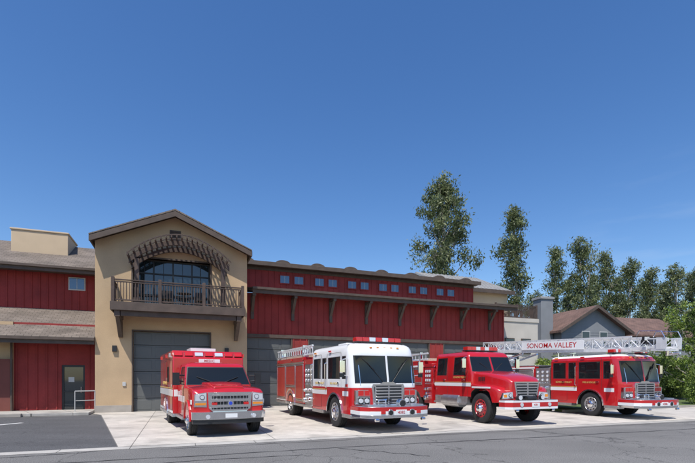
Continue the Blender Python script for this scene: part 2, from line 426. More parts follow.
    b.prism(bp,'z',.47,.56,CHR); b.prism([(x*1.0+.002,y*1.002) for x,y in bp],'z',.56,.68,WHT); b.prism(bp,'z',.68,.80,low)
    b.prism([(x-.03 if x>1.5 else x,y*.97) for x,y in bp],'z',.80,.812,ALU)
    for y in(-.38,.38):
        b.cyl((2.46,y,.64),.10,.03,'x',CHR,20); b.cyl((2.478,y,.64),.075,.01,'x',BLK,20)
    b.box(2.45,2.465,-.19,.19,.56,.72,WHT)
    for s in(-1,1):
        b.box(2.43,2.455,s*.55,s*.70,.60,.69,LRED)
        b.tube((2.40,s*.75,.42),(2.40,s*.88,.42),.05,CHR,10)
        b.box(1.75,2.15,s*.55,s*1.0,.812,.86,ALU)
    b.cyl((2.1,.2,.9),.13,.2,'x',CHR,20); b.cyl((2.21,.2,.9),.10,.02,'x',BLK,20)
    b.path([(2.0,-.3,.81),(2.0,-.3,1.0),(2.0,-.55,1.0),(2.0,-.55,.81)],.02,CHR,8)
    b.obj('front_bumper',P,bevel=.01)
    lb=MB()
    if split: lightbar(lb,.85,roofz+.07,1.02,y0=.60)
    else:
        lightbar(lb,.85,roofz+.07,.85); lb.box(-1.6,-.8,-.4,.4,roofz+.03,roofz+.2,WHT)
        lb.cyl((.3,-.5,roofz+.12),.06,.5,'x',CHR,12,r2=.09); lb.cyl((.3,.5,roofz+.12),.06,.5,'x',CHR,12,r2=.09)
    lb.obj('roof_light_bar',P,bevel=.012)
    text('unit_number',P,unit,.13,(2.469,0,.64),FRONT,RED)
    return w

def pump_panel(mb,x0,x1,w,z1,mat=None):
    for s in(-1,1):
        mb.box(x0,x1,s*(w-.25),s*(w-.03),.55,z1,mat or ALU)
        for i in range(3):
            for j in range(3):
                x=x0+.15+(x1-x0-.3)*i/2; z=1.6+j*.2
                mb.cyl((x,s*(w-.02),z),.065,.03,'y',WHT,16); mb.cyl((x,s*(w-.018),z),.075,.02,'y',CHR,16)
        for x,z,r in((x0+.2,.8,.12),(x1-.22,.85,.09),(x0+.22,1.2,.07),(x1-.2,1.22,.07),((x0+x1)/2,1.0,.07)):
            mb.cyl((x,s*(w+.02),z),r,.12,'y',CHR,18); mb.cyl((x,s*(w+.10),z),r*.6,.05,'y',CHR,12)
        for i in range(5):
            x=x0+.12+(x1-x0-.24)*i/4; mb.box(x-.02,x+.02,s*(w-.03),s*(w+.02),1.42,1.47,CHR)

def ground_ladder(mb,x0,x1,y,z0,z1,mat):
    mb.box(x0,x1,y-.03,y+.03,z0,z0+.07,mat); mb.box(x0,x1,y-.03,y+.03,z1-.07,z1,mat)
    x=x0+.15
    while x<x1: mb.tube((x,y,z0+.03),(x,y,z1-.03),.016,mat,6); x+=.32

def fire_engine(name):
    P=empty(name)
    w=custom_cab(P,RED,WHT,1.38,2.80,'4382')
    ax=-5.3
    for s,t in((-1,'right'),(1,'left')):
        wheel(P,'front_wheel_'+t,0,s*1.06,.53,.30,s,.03,.10)
        wheel(P,'rear_wheel_'+t,ax,s*.98,.53,.48,s,.15,.18)
    b=MB(); b.mi(DRK)
    b.box(-7.65,-3.35,-w,w,.62,2.40,RED2)
    cut=MB(); cut.cyl((ax,0,.52),.66,4,'y',DRK,40); cut.box(ax-.66,ax+.66,-2,2,-.3,.52,DRK)
    b.obj('rear_body',P,bevel=.015,cuts=cut)
    d=MB()
    d.box(-7.5,-2.3,-.45,.45,.42,.95,DRK); d.box(-7.4,-3.4,-.7,.7,.6,1.2,DRK)
    pump_panel(d,-3.30,-2.36,w,2.25)
    d.box(-3.34,-2.32,-w+.26,w-.26,.6,2.3,DRK)
    d.box(-3.34,-2.32,-w+.02,w-.02,2.25,2.45,RED2)
    for s in(-1,1):
        y=s*w
        rollup(d,-4.45,-3.45,.75,2.25,y,s,REDO); rollup(d,-5.98,-4.6,1.32,2.25,y,s,REDO); rollup(d,-7.5,-6.13,.75,2.25,y,s,REDO)
        arc_strip(d,ax,.52,.645,.70,0,180,s*(w-.02),s*(w+.035),CHR,18)
        d.box(-7.65,-3.35,y,y+s*.026,2.31,2.38,CHR)
        d.box(-7.65,ax-.75,y,y+s*.006,.635,.70,WHT)
        d.box(-7.67,-2.3,y-s*.12,y+s*.01,.50,.60,ALU)
        for x in(-7.4,-5.2,-3.5): d.box(x,x+.16,y+s*.001,y+s*.03,2.45,2.53,LRED)
        d.path([(-7.5,y*.98,2.57),(-7.5,y*.98,2.67),(-3.4,y*.98,2.67),(-3.4,y*.98,2.57)],.02,CHR,8)
    d.box(-7.63,-3.37,-w+.01,w-.01,2.402,2.57,RED2)
    d.box(-7.5,-3.4,-.75,.95,2.57,2.69,HOSE)
    ground_ladder(d,-7.8,-2.5,-w+.10,2.63,3.03,ALUW); ground_ladder(d,-7.5,-2.9,-w+.20,2.65,2.97,ALUW)
    for x in(-7.0,-3.6): d.box(x,x+.06,-w+.02,-w+.28,2.40,3.07,CHR)
    d.box(-8.0,-7.65,-w+.05,w-.05,.55,.66,ALU)
    d.box(-7.68,-7.65,-w+.1,-w+.3,1.0,1.5,LRED); d.box(-7.68,-7.65,w-.3,w-.1,1.0,1.5,LRED)
    d.cyl((-2.85,.2,2.67),.1,.45,'z',CHR,14); d.tube((-2.85,.2,2.87),(-2.1,.2,3.0),.07,CHR,12,r2=.05)
    d.obj('body_fittings',P,bevel=.005,seg=1)
    text('door_lettering',P,'SONOMA VALLEY',.12,(-1.47,-w-.006,1.50),SIDE_R,GLD)
    text('cab_lettering',P,'FIRE & RESCUE',.105,(-.06,-w-.006,1.50),SIDE_R,GLD)
    text('door_lettering_left',P,'SONOMA VALLEY',.12,(-1.47,w+.006,1.50),SIDE_L,GLD)
    return P

def truss(mb,x0,x1,yc,hw,z0,h,mat,pitch=.36,rail=.05):
    for s in(-1,1):
        y=yc+s*hw
        mb.box(x0,x1,y-rail*.7,y+rail*.7,z0,z0+rail*2.4,mat)
        mb.box(x0,x1,y-rail*.5,y+rail*.5,z0+h-rail,z0+h,mat)
        x=x0;k=0
        while x<x1-.05:
            xx=min(x+pitch,x1)
            mb.tube((x,y,z0+rail*2),(x,y,z0+h-rail*.5),.018,mat,6)
            if k%2: mb.tube((x,y,z0+rail*2),(xx,y,z0+h-rail*.5),.017,mat,6)
            else: mb.tube((xx,y,z0+rail*2),(x,y,z0+h-rail*.5),.017,mat,6)
            x+=pitch;k+=1
    x=x0+.1
    while x<x1: mb.tube((x,yc-hw,z0+rail),(x,yc+hw,z0+rail),.02,mat,6); x+=.33

def ladder_truck(name):
    P=empty(name)
    w=custom_cab(P,RED,RED,1.38,2.68,'4386',split=True)
    for s,t in((-1,'right'),(1,'left')):
        wheel(P,'front_wheel_'+t,0,s*1.06,.53,.30,s,.03,.10)
        wheel(P,'rear_wheel_'+t,-5.4,s*.98,.53,.48,s,.15,.18)
    b=MB(); b.mi(DRK); b.box(-8.6,-3.35,-w,w,.62,2.3,RED2)
    cut=MB(); cut.cyl((-5.4,0,.52),.66,4,'y',DRK,40); cut.box(-6.06,-4.74,-2,2,-.3,.52,DRK)
    b.obj('rear_body',P,bevel=.015,cuts=cut)
    d=MB()
    d.box(-8.4,-2.3,-.45,.45,.42,.95,DRK); d.box(-8.4,-3.4,-.7,.7,.6,1.2,DRK)
    pump_panel(d,-3.30,-2.36,w,2.2); d.box(-3.34,-2.32,-w+.26,w-.26,.6,2.3,DRK)
    for s in(-1,1):
        y=s*w
        rollup(d,-4.6,-3.45,.75,2.1,y,s,ALU); rollup(d,-6.1,-4.75,1.32,2.1,y,s,ALU); rollup(d,-8.4,-6.25,.75,2.1,y,s,ALU)
        arc_strip(d,-5.4,.52,.645,.70,0,180,s*(w-.02),s*(w+.035),CHR,18)
        d.box(-8.6,-3.35,y,y+s*.026,2.18,2.26,WHT)
        d.box(-8.6,-2.3,y-s*.12,y+s*.01,.50,.60,ALU)
    d.box(-8.62,-3.33,-w+.02,w-.02,2.302,2.36,ALU)
    d.cyl((-7.4,0,2.55),.75,.4,'z',ALU,32); d.box(-8.1,-6.9,-.55,.55,2.75,3.1,WHT)
    d.box(-8.0,-7.2,.75,1.15,2.4,3.4,BLK)
    for s in(-1,1): d.tube((-2.5,s*.5,2.3),(-2.5,s*.5,2.98),.05,CHR,10)
    d.box(-2.56,-2.44,-.6,.6,2.94,3.0,CHR)
    d.tube((-7.2,-.5,2.6),(-5.0,-.5,3.05),.09,CHR,14,r2=.06); d.tube((-7.2,.5,2.6),(-5.0,.5,3.05),.09,CHR,14,r2=.06)
    d.obj('body_fittings',P,bevel=.005,seg=1)
    A=bpy.data.objects.new('aerial_ladder',None); COL.objects.link(A); A.parent=P; A.location=(-3,0,3.02); A.rotation_euler[1]=.048
    a=MB()
    truss(a,-5.5,4.4,0,.52,0.0,.66,ALUW,.5,.06)
    truss(a,-5.0,5.0,0,.42,.07,.52,ALUW,.42,.05)
    truss(a,-4.5,5.7,0,.33,.12,.42,ALUW,.36,.04)
    a.box(5.2,5.7,-.45,.45,.03,.10,ALUW)
    a.cyl((5.6,0,-.06),.09,.2,'z',CHR,14); a.tube((5.6,0,-.10),(6.05,0,-.06),.06,CHR,12,r2=.04)
    for s in(-1,1):
        a.box(5.4,5.8,s*.42,s*.46,.1,.56,ALUW); a.box(5.0,5.1,s*.56,s*.72,.44,.60,BLK); a.box(5.1,5.12,s*.57,s*.71,.45,.59,LENS)
        a.path([(4.6,s*.5,.64),(4.7,s*.5,.85),(5.6,s*.5,.82),(5.75,s*.48,.56)],.02,CHR,6)
    a.cyl((4.8,0,.42),.12,.7,'y',BLK,18)
    a.obj('ladder_sections',A)
    sg=MB()
    for s in(-1,1): sg.box(-2.0,2.1,s*.585,s*.61,.13,.56,WHT)
    sg.obj('ladder_sign_panel',A,bevel=.005)
    text('ladder_sign_text',A,'SONOMA VALLEY',.36,(.05,-.613,.345),SIDE_R,RED,sx=1.15)
    text('ladder_sign_text_left',A,'SONOMA VALLEY',.36,(.05,.613,.345),SIDE_L,RED,sx=1.15)
    text('door_lettering',P,'SONOMA VALLEY',.12,(-1.47,-w-.006,1.50),SIDE_R,GLD)
    text('cab_lettering',P,'FIRE & RESCUE',.105,(-.06,-w-.006,1.50),SIDE_R,GLD)
    return P

def ring_yz(x,w,z0,z1,r,crown=.03,n=5):
    pts=[(x,-w,z0)]
    for i in range(n+1):
        a=R(180-90*i/n); pts.append((x,-w+r+r*math.cos(a),z1-r+r*math.sin(a)))
    pts.append((x,0,z1+crown))
    for i in range(n+1):
        a=R(90-90*i/n); pts.append((x,w-r+r*math.cos(a),z1-r+r*math.sin(a)))
    pts.append((x,w,z0)); return pts

def brush_engine(name):
    P=empty(name); 
    rr=.56
    for s,t in((-1,'right'),(1,'left')):
        wheel(P,'front_wheel_'+t,0,s*1.03,rr,.32,s,.04,.16,RED2,CHR)
        wheel(P,'rear_wheel_'+t,-4.9,s*.98,rr,.50,s,.15,.2,RED2,CHR)
    m=MB(); m.mi(DRK)
    m.loft([ring_yz(-.74,1.08,.95,1.46,.05,.0),ring_yz(-.55,1.20,.80,1.46,.07,.0),ring_yz(.35,1.20,.80,1.42,.07,.0),ring_yz(.80,1.17,.80,1.34,.08,.0),ring_yz(.98,1.06,.82,1.26,.10,.0),ring_yz(1.03,.94,.84,1.22,.1,0)],RED)
    cut=MB(); cut.prism([(-.74,.3),(-.74,.62),(-.52,1.16),(-.30,1.29),(.30,1.29),(.52,1.16),(.74,.62),(.74,.3)],'y',-2,2,DRK)
    m.obj('front_fenders',P,bevel=.02,cuts=cut)
    m=MB()
    m.loft([ring_yz(-.80,.94,1.2,1.95,.12,.05),ring_yz(-.1,.88,1.2,1.90,.13,.05),ring_yz(.5,.80,1.2,1.80,.14,.05),ring_yz(.90,.72,1.1,1.70,.14,.04),ring_yz(1.06,.64,1.0,1.58,.12,.03)],RED)
    m.obj('hood',P,bevel=.015)
    w=1.06;xs=[-3.2,-2.45,-2.30,-2.05,-1.95,-1.12]
    lv=[(.95,-.72,w,.1),(1.35,-.70,w,.1),(1.5,-.70,w,.1),(1.80,-.70,w,.14),(1.95,-.72,w-.01,.2),(2.55,-.98,w-.07,.2),(2.66,-1.04,w-.10,.2),(2.74,-1.16,w-.18,.2),(2.77,-1.3,w-.32,.2)]
    rings=[]
    for z,xf,ww,r in lv:
        rings.append(outline(z,xf,-3.4,ww,.10,[x if x<xf-.12 else xf-.12 for x in xs]))
    def mf(c):
        if 1.80<c.z<2.56 and abs(c.y)>w-.12 and (-3.2<c.x<-2.45 or -1.95<c.x<-1.05): return GLS
        if 1.95<c.z<2.55 and c.x>-.95 and abs(c.y)<w-.09 and abs(c.y)>.04: return GLS
        return RED
    m=MB(); m.mi(DRK); m.loft(rings,mf); m.obj('crew_cab',P,bevel=.012,inset=(GLS,.025,-.012,BLK))
    d=MB()
    d.box(-7.0,1.2,-.45,.45,.62,.95,DRK); d.box(-.7,.9,-.64,.64,.75,1.2,DRK)
    G=1.055
    d.prism([(-.57,1.56),(.57,1.56),(.46,.96),(-.46,.96)],'x',G,G+.06,CHR)
    d.prism([(-.50,1.51),(.50,1.51),(.41,1.01),(-.41,1.01)],'x',G+.06,G+.064,BLK)
    for i in range(5):
        z=1.035+i*.098; hw=.41+.09*(z-1.01)/.5; d.box(G+.064,G+.095,-hw,hw,z,z+.045,CHR)
    d.box(G+.06,G+.10,-.03,.03,1.0,1.52,CHR)
    for s in(-1,1):
        d.prism([(s*.60,1.20),(s*1.02,1.16),(s*1.08,.94),(s*.56,.94)],'x',.93,1.065,CHR)
        d.prism([(s*.62,1.18),(s*.98,1.145),(s*1.03,.97),(s*.59,.97)],'x',1.065,1.08,LENS)
        d.cyl((1.085,s*.72,1.07),.075,.02,'x',BLK,18); d.cyl((1.095,s*.72,1.07),.06,.02,'x',LENS,18)
        d.box(1.06,1.085,s*.86,s*1.0,1.0,1.1,LAMB)
        d.box(.93,.97,s*.68,s*.84,1.27,1.35,LRED)
        y=s*w
        for x in(-3.3,-2.37,-2.0,-.98): d.box(x,x+.012,y,y+s*.002,1.0,2.0,BLK)
        for x in(-2.55,-1.2): d.box(x-.14,x,y+s*.001,y+s*.035,1.6,1.65,CHR)
        d.box(-3.38,-.75,y,y+s*.004,1.36,1.50,WHT); d.box(-3.38,-.75,y,y+s*.005,1.515,1.535,GLD)
        d.box(-.50,.60,s*1.2,s*1.205,1.31,1.37,WHT)
        d.box(-3.3,-.95,y-s*.3,y+s*.1,.62,.70,ALU); d.box(-3.3,-.95,y-s*.12,y+s*.03,.70,.95,ALU)
        d.cyl((-2.1,s*.92,.76),.27,1.2,'x',ALU,24)
        mirror_assembly(d,-1.0,s*w,2.0,s)
        d.tube((-.76,s*.1,1.98),(-.87,s*.55,2.3),.012,BLK,6)
        d.path([(-3.37,y,1.4),(-3.37,y+s*.06,1.45),(-3.37,y+s*.06,2.2),(-3.37,y,2.25)],.014,CHR,6)
        for k in range(4): d.box(-.45+.1*k,-.40+.1*k,s*.905,s*.925,1.58,1.74,BLK)
    bp=[(1.06,-1.2),(1.36,-1.2),(1.54,-1.0),(1.54,1.0),(1.36,1.2),(1.06,1.2)]
    d.prism(bp,'z',.60,.68,WHT); d.prism([(x+.002,y*1.001) for x,y in bp],'z',.68,.84,RED); d.prism(bp,'z',.84,.90,WHT)
    d.prism([(x*.99,y*.98) for x,y in bp],'z',.90,.908,ALU)
    d.box(1.54,1.552,-.17,.17,.68,.82,WHT)
    for y in(-.62,.62): d.cyl((1.545,y,.76),.07,.03,'x',LENS,16)
    for y in(-.5,.5): d.cyl((1.30,y,1.0),.08,.12,'x',LENS,16); d.cyl((1.29,y,1.0),.09,.12,'x',BLK,16)
    d.cyl((1.3,0,.97),.08,.4,'y',BLK,16)
    for y in(-.8,.8): d.tube((1.5,y-.06,.56),(1.5,y+.06,.56),.05,CHR,10)
    text('unit_number',P,'4381',.1,(1.554,0,.75),FRONT,RED)
    lightbar(d,-1.55,2.80,.75)
    d.cyl((-1.9,-.45,2.86),.05,.5,'x',CHR,12,r2=.08)
    d.obj('cab_trim',P,bevel=.006,seg=1)
    b=MB(); b.mi(DRK); b.box(-6.9,-4.15,-1.2,1.2,.80,2.35,RED2)
    cut=MB(); cut.cyl((-4.9,0,.56),.70,4,'y',DRK,40); cut.box(-5.6,-4.2,-2,2,-.3,.56,DRK)
    b.obj('rear_body',P,bevel=.015,cuts=cut)
    e=MB()
    pump_panel(e,-4.1,-3.46,1.2,2.2,RED2); e.box(-4.14,-3.42,-.94,.94,.8,2.3,RED2)
    e.box(-4.14,-3.43,-1.19,1.19,2.2,2.34,RED2)
    for s in(-1,1):
        rollup(e,-6.8,-5.75,.95,2.12,s*1.2,s,REDO); rollup(e,-5.55,-4.3,1.42,2.12,s*1.2,s,REDO)
        e.box(-6.9,-4.15,s*1.2,s*1.226,2.2,2.28,WHT)
    e.box(-6.85,-4.2,-1.15,1.15,2.352,2.5,RED2); e.box(-6.7,-4.3,-.8,.9,2.5,2.62,HOSE)
    ground_ladder(e,-6.8,-3.9,-1.1,2.52,2.86,ALUW)
    for x in(-6.2,-4.6): e.box(x,x+.06,-1.14,-1.0,2.3,2.9,CHR)
    e.box(-7.2,-6.9,-1.15,1.15,.62,.72,ALU)
    e.obj('body_fittings',P,bevel=.005,seg=1)
    text('door_lettering',P,'SONOMA VALLEY',.11,(-1.5,-w-.006,1.72),SIDE_R,GLD)
    return P

def ambulance(name):
    P=empty(name); rr=.43
    SC=(1,1.06,1.07)
    for s,t in((-1,'right'),(1,'left')):
        wheel(P,'front_wheel_'+t,0,s*.93,rr,.25,s,.03,.08)
        wheel(P,'rear_wheel_'+t,-4.15,s*.92,rr,.44,s,.12,.12)
    m=MB(); m.mi(DRK)
    m.loft([ring_yz(-1.0,1.0,.48,1.34,.10,.06),ring_yz(-.62,1.0,.48,1.34,.10,.09),ring_yz(0,1.0,.48,1.32,.10,.10),ring_yz(.55,.99,.48,1.28,.10,.09),ring_yz(.74,.96,.50,1.24,.10,.07),ring_yz(.82,.90,.52,1.17,.10,.05)],RED)
    cut=MB(); cut.cyl((0,0,.42),.53,4,'y',DRK,40); cut.box(-.53,.53,-2,2,-.3,.42,DRK)
    m.obj('hood_and_fenders',P,bevel=.02,seg=3,cuts=cut).scale=SC
    h=MB(); h.loft([ring_yz(-.58,.52,1.25,1.46,.06,.02),ring_yz(.2,.48,1.22,1.45,.06,.02),ring_yz(.72,.42,1.15,1.35,.06,.01)],RED); h.obj('hood_bulge',P,bevel=.02).scale=SC
    w=1.0; 
    lv=[(.48,-.65,w),(.9,-.62,w),(1.28,-.60,w),(1.38,-.60,w-.01),(1.92,-1.08,w-.10),(2.0,-1.18,w-.14),(2.06,-1.36,w-.28)]
    rings=[outline(z,xf,-2.1,ww,.10,[-1.95,-1.85,min(-.75,xf-.25)]) for z,xf,ww in lv]
    def mf(c):
        if 1.38<c.z<1.92 and abs(c.y)>w-.08 and -1.86<c.x<-.9: return GLS
        if 1.38<c.z<1.92 and c.x>-.95 and abs(c.y)<w-.09: return GLS
        return RED
    m=MB(); m.loft(rings,mf); m.obj('cab_shell',P,bevel=.012,inset=(GLS,.025,-.01,BLK)).scale=SC
    d=MB()
    d.box(-6.0,.7,-.7,.7,.34,.9,DRK)
    X=.80
    d.prism([(-.60,1.20),(.60,1.20),(.57,.78),(.46,.68),(-.46,.68),(-.57,.78)],'x',X,X+.07,CHR)
    d.box(X+.07,X+.074,-.50,.50,.74,1.15,BLK)
    for z in(.82,.98): d.box(X+.074,X+.10,-.55,.55,z-.03,z+.045,CHR)
    d.box(X+.074,X+.09,-.51,.51,1.10,1.15,CHR)
    for i in range(11): d.box(X+.074,X+.08,-.45+.09*i-.006,-.45+.09*i+.006,.74,1.15,CHR)
    for y in(-.52,.52): d.box(X+.072,X+.092,y-.03,y+.03,.74,1.15,CHR)
    d.cyl((X+.105,0,.90),.075,.02,'x',CHR,20); d.cyl((X+.117,0,.90),.05,.008,'x',LBLU,20)
    for s in(-1,1):
        d.prism([(s*.62,1.20),(s*.93,1.16),(s*.95,.82),(s*.62,.80)],'x',X-.10,X+.03,CHR)
        d.prism([(s*.64,1.18),(s*.91,1.14),(s*.92,.98),(s*.64,.97)],'x',X+.03,X+.05,LENS)
        d.cyl((X+.055,s*.74,1.07),.065,.01,'x',BLK,16); d.cyl((X+.062,s*.74,1.07),.052,.01,'x',LENS,16)
        d.box(X+.03,X+.05,s*.64,s*.92,.86,.92,LAMB)
        d.cyl((X+.225,s*.62,.56),.055,.03,'x',LENS,16)
        d.box(X+.10,X+.12,s*.50,s*.36,.86,.93,LRED)
        d.tube((-.78,s*1.0,1.48),(-.68,s*1.20,1.50),.022,BLK,8); d.tube((-.78,s*.97,1.66),(-.68,s*1.20,1.66),.022,BLK,8)
        d.box(-.71,-.62,s*1.12,s*1.31,1.38,1.74,BLK); d.box(-.719,-.71,s*1.14,s*1.29,1.40,1.72,GLS)
        d.tube((-.63,s*.08,1.42),(-.80,s*.62,1.62),.012,BLK,6)
        y=s*w
        for x in(-1.93,-.72): d.box(x,x+.01,y,y+s*.002,.6,1.3,BLK)
        d.box(-1.9,-1.74,y+s*.001,y+s*.03,1.18,1.22,RED2)
        d.box(-1.93,-.55,y,y+s*.004,.88,1.06,WHT); d.box(.55,.70,y-s*.02,y+s*.004,.88,1.0,WHT)
        d.box(-2.1,-.6,y-s*.1,y+s*.06,.38,.46,ALU)
        arc_strip(d,0,.42,.515,.56,0,180,s*(1.0-.02),s*(1.0+.03),RED,16)
    bp=[(.62,-1.0),(.82,-1.0),(.96,-.8),(1.02,-.4),(1.02,.4),(.96,.8),(.82,1.0),(.62,1.0)]
    d.prism(bp,'z',.48,.68,CHR); d.prism([(x-.03,y*.97) for x,y in bp],'z',.36,.48,BLK)
    d.box(1.02,1.03,-.16,.16,.52,.63,WHT)
    d.obj('cab_trim',P,bevel=.006,seg=1).scale=SC
    b=MB(); b.mi(DRK)
    b.prism([(-6.1,.48),(-2.15,.48),(-2.15,2.36),(-2.36,2.64),(-6.1,2.64)],'y',-1.2,1.2,RED)
    cut=MB(); cut.cyl((-4.15,0,.42),.55,4,'y',DRK,40); cut.box(-4.7,-3.6,-2,2,-.3,.42,DRK)
    b.obj('patient_module',P,bevel=.03,seg=3,cuts=cut)
    e=MB()
    for s in(-1,1):
        y=s*1.2
        for x0,x1,z0,z1 in((-2.9,-2.25,.6,2.3),(-3.75,-3.0,.55,2.35),(-4.8,-3.85,1.05,2.3),(-5.9,-4.9,.6,2.3)):
            e.box(x0-.015,x1+.015,y,y+s*.003,z0-.015,z1+.015,BLK)
            e.box(x0,x1,y+s*.003,y+s*.012,z0,z1,RED2)
            e.box(x1-.12,x1-.06,y+s*.012,y+s*.035,(z0+z1)/2-.1,(z0+z1)/2+.02,CHR)
        e.box(-3.62,-3.13,y+s*.012,y+s*.02,1.55,2.1,GLS)
        e.box(-6.08,-2.17,y,y+s*.015,1.07,1.30,WHT); e.box(-6.08,-2.17,y,y+s*.016,1.33,1.36,GLD)
        e.box(-6.08,-4.75,y,y+s*.015,.50,.58,WHT); e.box(-3.55,-2.17,y,y+s*.015,.50,.58,WHT)
        arc_strip(e,-4.15,.42,.535,.585,0,180,s*1.18,s*1.235,CHR,16)
        for x in(-2.4,-4.2,-5.9): e.box(x,x+.18,y,y+s*.04,2.44,2.56,LRED)
        e.box(-3.0,-2.75,y,y+s*.05,2.42,2.56,LENS)
        e.box(-6.1,-2.15,y-s*.1,y+s*.02,.38,.48,ALU)
    e.box(-2.15,-2.14,-1.17,-1.03,1.07,1.30,WHT); e.box(-2.15,-2.14,1.03,1.17,1.07,1.30,WHT)
    sl=Matrix.Translation((-2.255,0,2.50))@Matrix.Rotation(R(-35),4,'Y')
    for i,m_ in enumerate((LRED,LRED,LENS,LRED,LENS,LRED,LRED)):
        y=-1.02+.34*i; e.box(.0,.045,y-.13,y+.13,-.07,.07,m_,sl)
        e.box(-.01,.03,y-.14,y+.14,-.08,.08,CHR if m_ is LENS else BLK,sl)
    e.box(-2.15,-2.142,-.36,.36,2.23,2.35,WHT)
    e.box(-6.12,-6.1,-1.1,1.1,.6,2.4,RED2); e.box(-6.13,-6.12,-.9,-.2,1.5,2.2,GLS); e.box(-6.13,-6.12,.2,.9,1.5,2.2,GLS)
    e.box(-6.45,-6.1,-1.1,1.1,.40,.50,ALU)
    e.box(-4.2,-3.3,-.45,.45,2.64,2.80,WHT)
    e.obj('module_fittings',P,bevel=.006,seg=1)
    text('module_lettering',P,'MEDIC',.12,(-2.139,0,2.29),FRONT,RED)
    text('side_lettering',P,'SONOMA VALLEY',.17,(-4.35,-1.222,1.5),SIDE_R,GLD)
    return P

def place(P,ax,ay,deg):
    h=R(deg); P.location=(ax,ay,.008); P.rotation_euler[2]=math.atan2(-math.cos(h),math.sin(h))

place(ambulance('ambulance'),-3.82,13.55,28.5)
place(fire_engine('fire_engine'),.66,15.75,24)
place(brush_engine('wildland_fire_engine'),6.10,16.95,20.5)
place(ladder_truck('ladder_fire_truck'),12.0,20.1,20)

# ---------------------------------------------------------------- fire station
FS=empty('fire_station')
def battens(mb,s0,s1,q,z0,z1,step=.41,mat=None):
    x=s0+.1
    while x<s1-.05: mb.box(x,x+.055,q-.035,q,z0,z1,mat or SID); x+=step
def garage(mb,s0,s1,q,z1,n=6):
    h=z1/n
    for i in range(n):
        mb.box(s0,s1,q,q+.08,i*h+.006+.01,(i+1)*h-.006,DOOR)
        k=4; w=(s1-s0)/k
        for j in range(k): mb.box(s0+j*w+.08,s0+(j+1)*w-.08,q-.012,q,i*h+.1,(i+1)*h-.09,DOOR)
    mb.box(s0,s1,q+.08,q+.1,0,z1,BLK)

t=MB(); W=7.28; a0,a1=1.67,5.35
t.box(0,a0,0,.35,0,8.4,STUC); t.box(a1,W,0,.35,0,8.4,STUC)
t.box(a0,a1,0,.35,4.05,5.25,STUC); t.box(a0,a1,0,.35,7.75,8.4,STUC)
t.prism([(0,8.4),(W,8.4),(W/2,9.98)],'y',0,.35,STUC)
t.box(0,.3,.35,9,0,8.4,STUC); t.box(W-.3,W,.35,9,0,8.4,STUC); t.box(.3,W-.3,8.7,9,0,8.4,STUC)
t.prism([(0,8.4),(W,8.4),(W/2,9.98)],'y',8.7,9,STUC)
t.box(.3,W-.3,.5,8.6,4.1,4.6,STUC)
t.box(a0+.0,a1,.36,.7,7.76,8.0,STUC)
t.obj('tower_walls',FS)
t=MB(); garage(t,a0,a1,.22,4.05)
t.box(a0-.06,a0,-.02,.2,0,4.12,TRIM); t.box(a1,a1+.06,-.02,.2,0,4.12,TRIM); t.box(a0,a1,-.02,.2,4.05,4.12,TRIM)
t.box(-.03,a0-.07,-.03,.0,0,.35,BASE); t.box(a1+.07,W+.03,-.03,.0,0,.35,BASE)
t.box(.75,.95,-.12,0,3.0,3.3,BLK); t.box(6.1,6.3,-.12,0,3.0,3.3,BLK); t.box(1.2,1.35,-.05,0,1.3,1.5,FRM)
t.obj('tower_garage_door',FS,bevel=.006,seg=1)
t=MB(); t.box(W/2-.27,W/2+.27,-.03,0,8.72,9.3,TRIM)
for i in range(7): t.prism([(-.03,8.78+i*.07),(-.06,8.78+i*.07),(-.03,8.84+i*.07)],'x',W/2-.22,W/2+.22,TRIM)
t.obj('gable_louvre',FS)
t=MB(); q=.28
t.box(a0,a1,q+.05,q+.06,5.25,7.75,BGL)
for x in(a0,a0+.9,a0+1.82,a0+2.75,a1-.07): t.box(x,x+.07,q,q+.045,5.25,7.75,BLK)
for z in(5.25,7.02,7.68): t.box(a0,a1,q-.003,q+.042,z,z+.07,BLK)
for x in(a0+.48,a0+1.38,a0+2.3,a0+3.2): t.box(x,x+.03,q+.01,q+.045,5.3,7.7,BLK)
for z in(5.9,6.5): t.box(a0,a1,q+.012,q+.04,z,z+.03,BLK)
t.box(a0-.08,a0,-.03,.27,5.2,7.83,TRIM); t.box(a1,a1+.08,-.03,.27,5.2,7.83,TRIM); t.box(a0,a1,-.03,.27,7.75,7.83,TRIM)
t.obj('balcony_doors',FS,bevel=.004,seg=1)
t=MB(); b0,b1=.90,6.90
t.box(b0,b1,-1.5,-.002,5.08,5.24,WOOD); t.box(b0-.06,b1+.06,-1.56,-1.5,4.86,5.26,TRIM)
t.box(b0-.06,b0,-1.5,-.002,4.86,5.26,TRIM); t.box(b1,b1+.06,-1.5,-.002,4.86,5.26,TRIM)
for x in(b0+.1,b1-.34):
    t.box(x,x+.24,-1.46,-.002,4.58,4.86,TRIM)
    t.prism([(-1.3,4.58),(-.002,4.58),(-.002,3.7),(-.14,3.7)],'x',x+.03,x+.21,TRIM)
for i in range(11):
    x=b0+.45+i*.5; t.box(x,x+.08,-1.45,-.002,4.94,5.08,TRIM)
t.box(b0+.36,b1-.36,-1.40,-1.2,4.62,4.94,TRIM)
def rail(mb,p0,p1,posts=True,z=5.24,h=1.07,mat=WOOD):
    p0=Vector(p0);p1=Vector(p1);L=(p1-p0).length; d=(p1-p0)/L; ang=math.atan2(d.y,d.x)
    M=Matrix.Translation((p0.x,p0.y,z))@Matrix.Rotation(ang,4,'Z')
    mb.box(0,L,-.05,.05,h-.05,h,mat,M); mb.box(0,L,-.025,.025,h-.15,h-.09,mat,M); mb.box(0,L,-.025,.025,.08,.14,mat,M)
    n=int(L/.125)
    for i in range(1,n): mb.box(i*L/n-.018,i*L/n+.018,-.018,.018,.14,h-.15,mat,M)
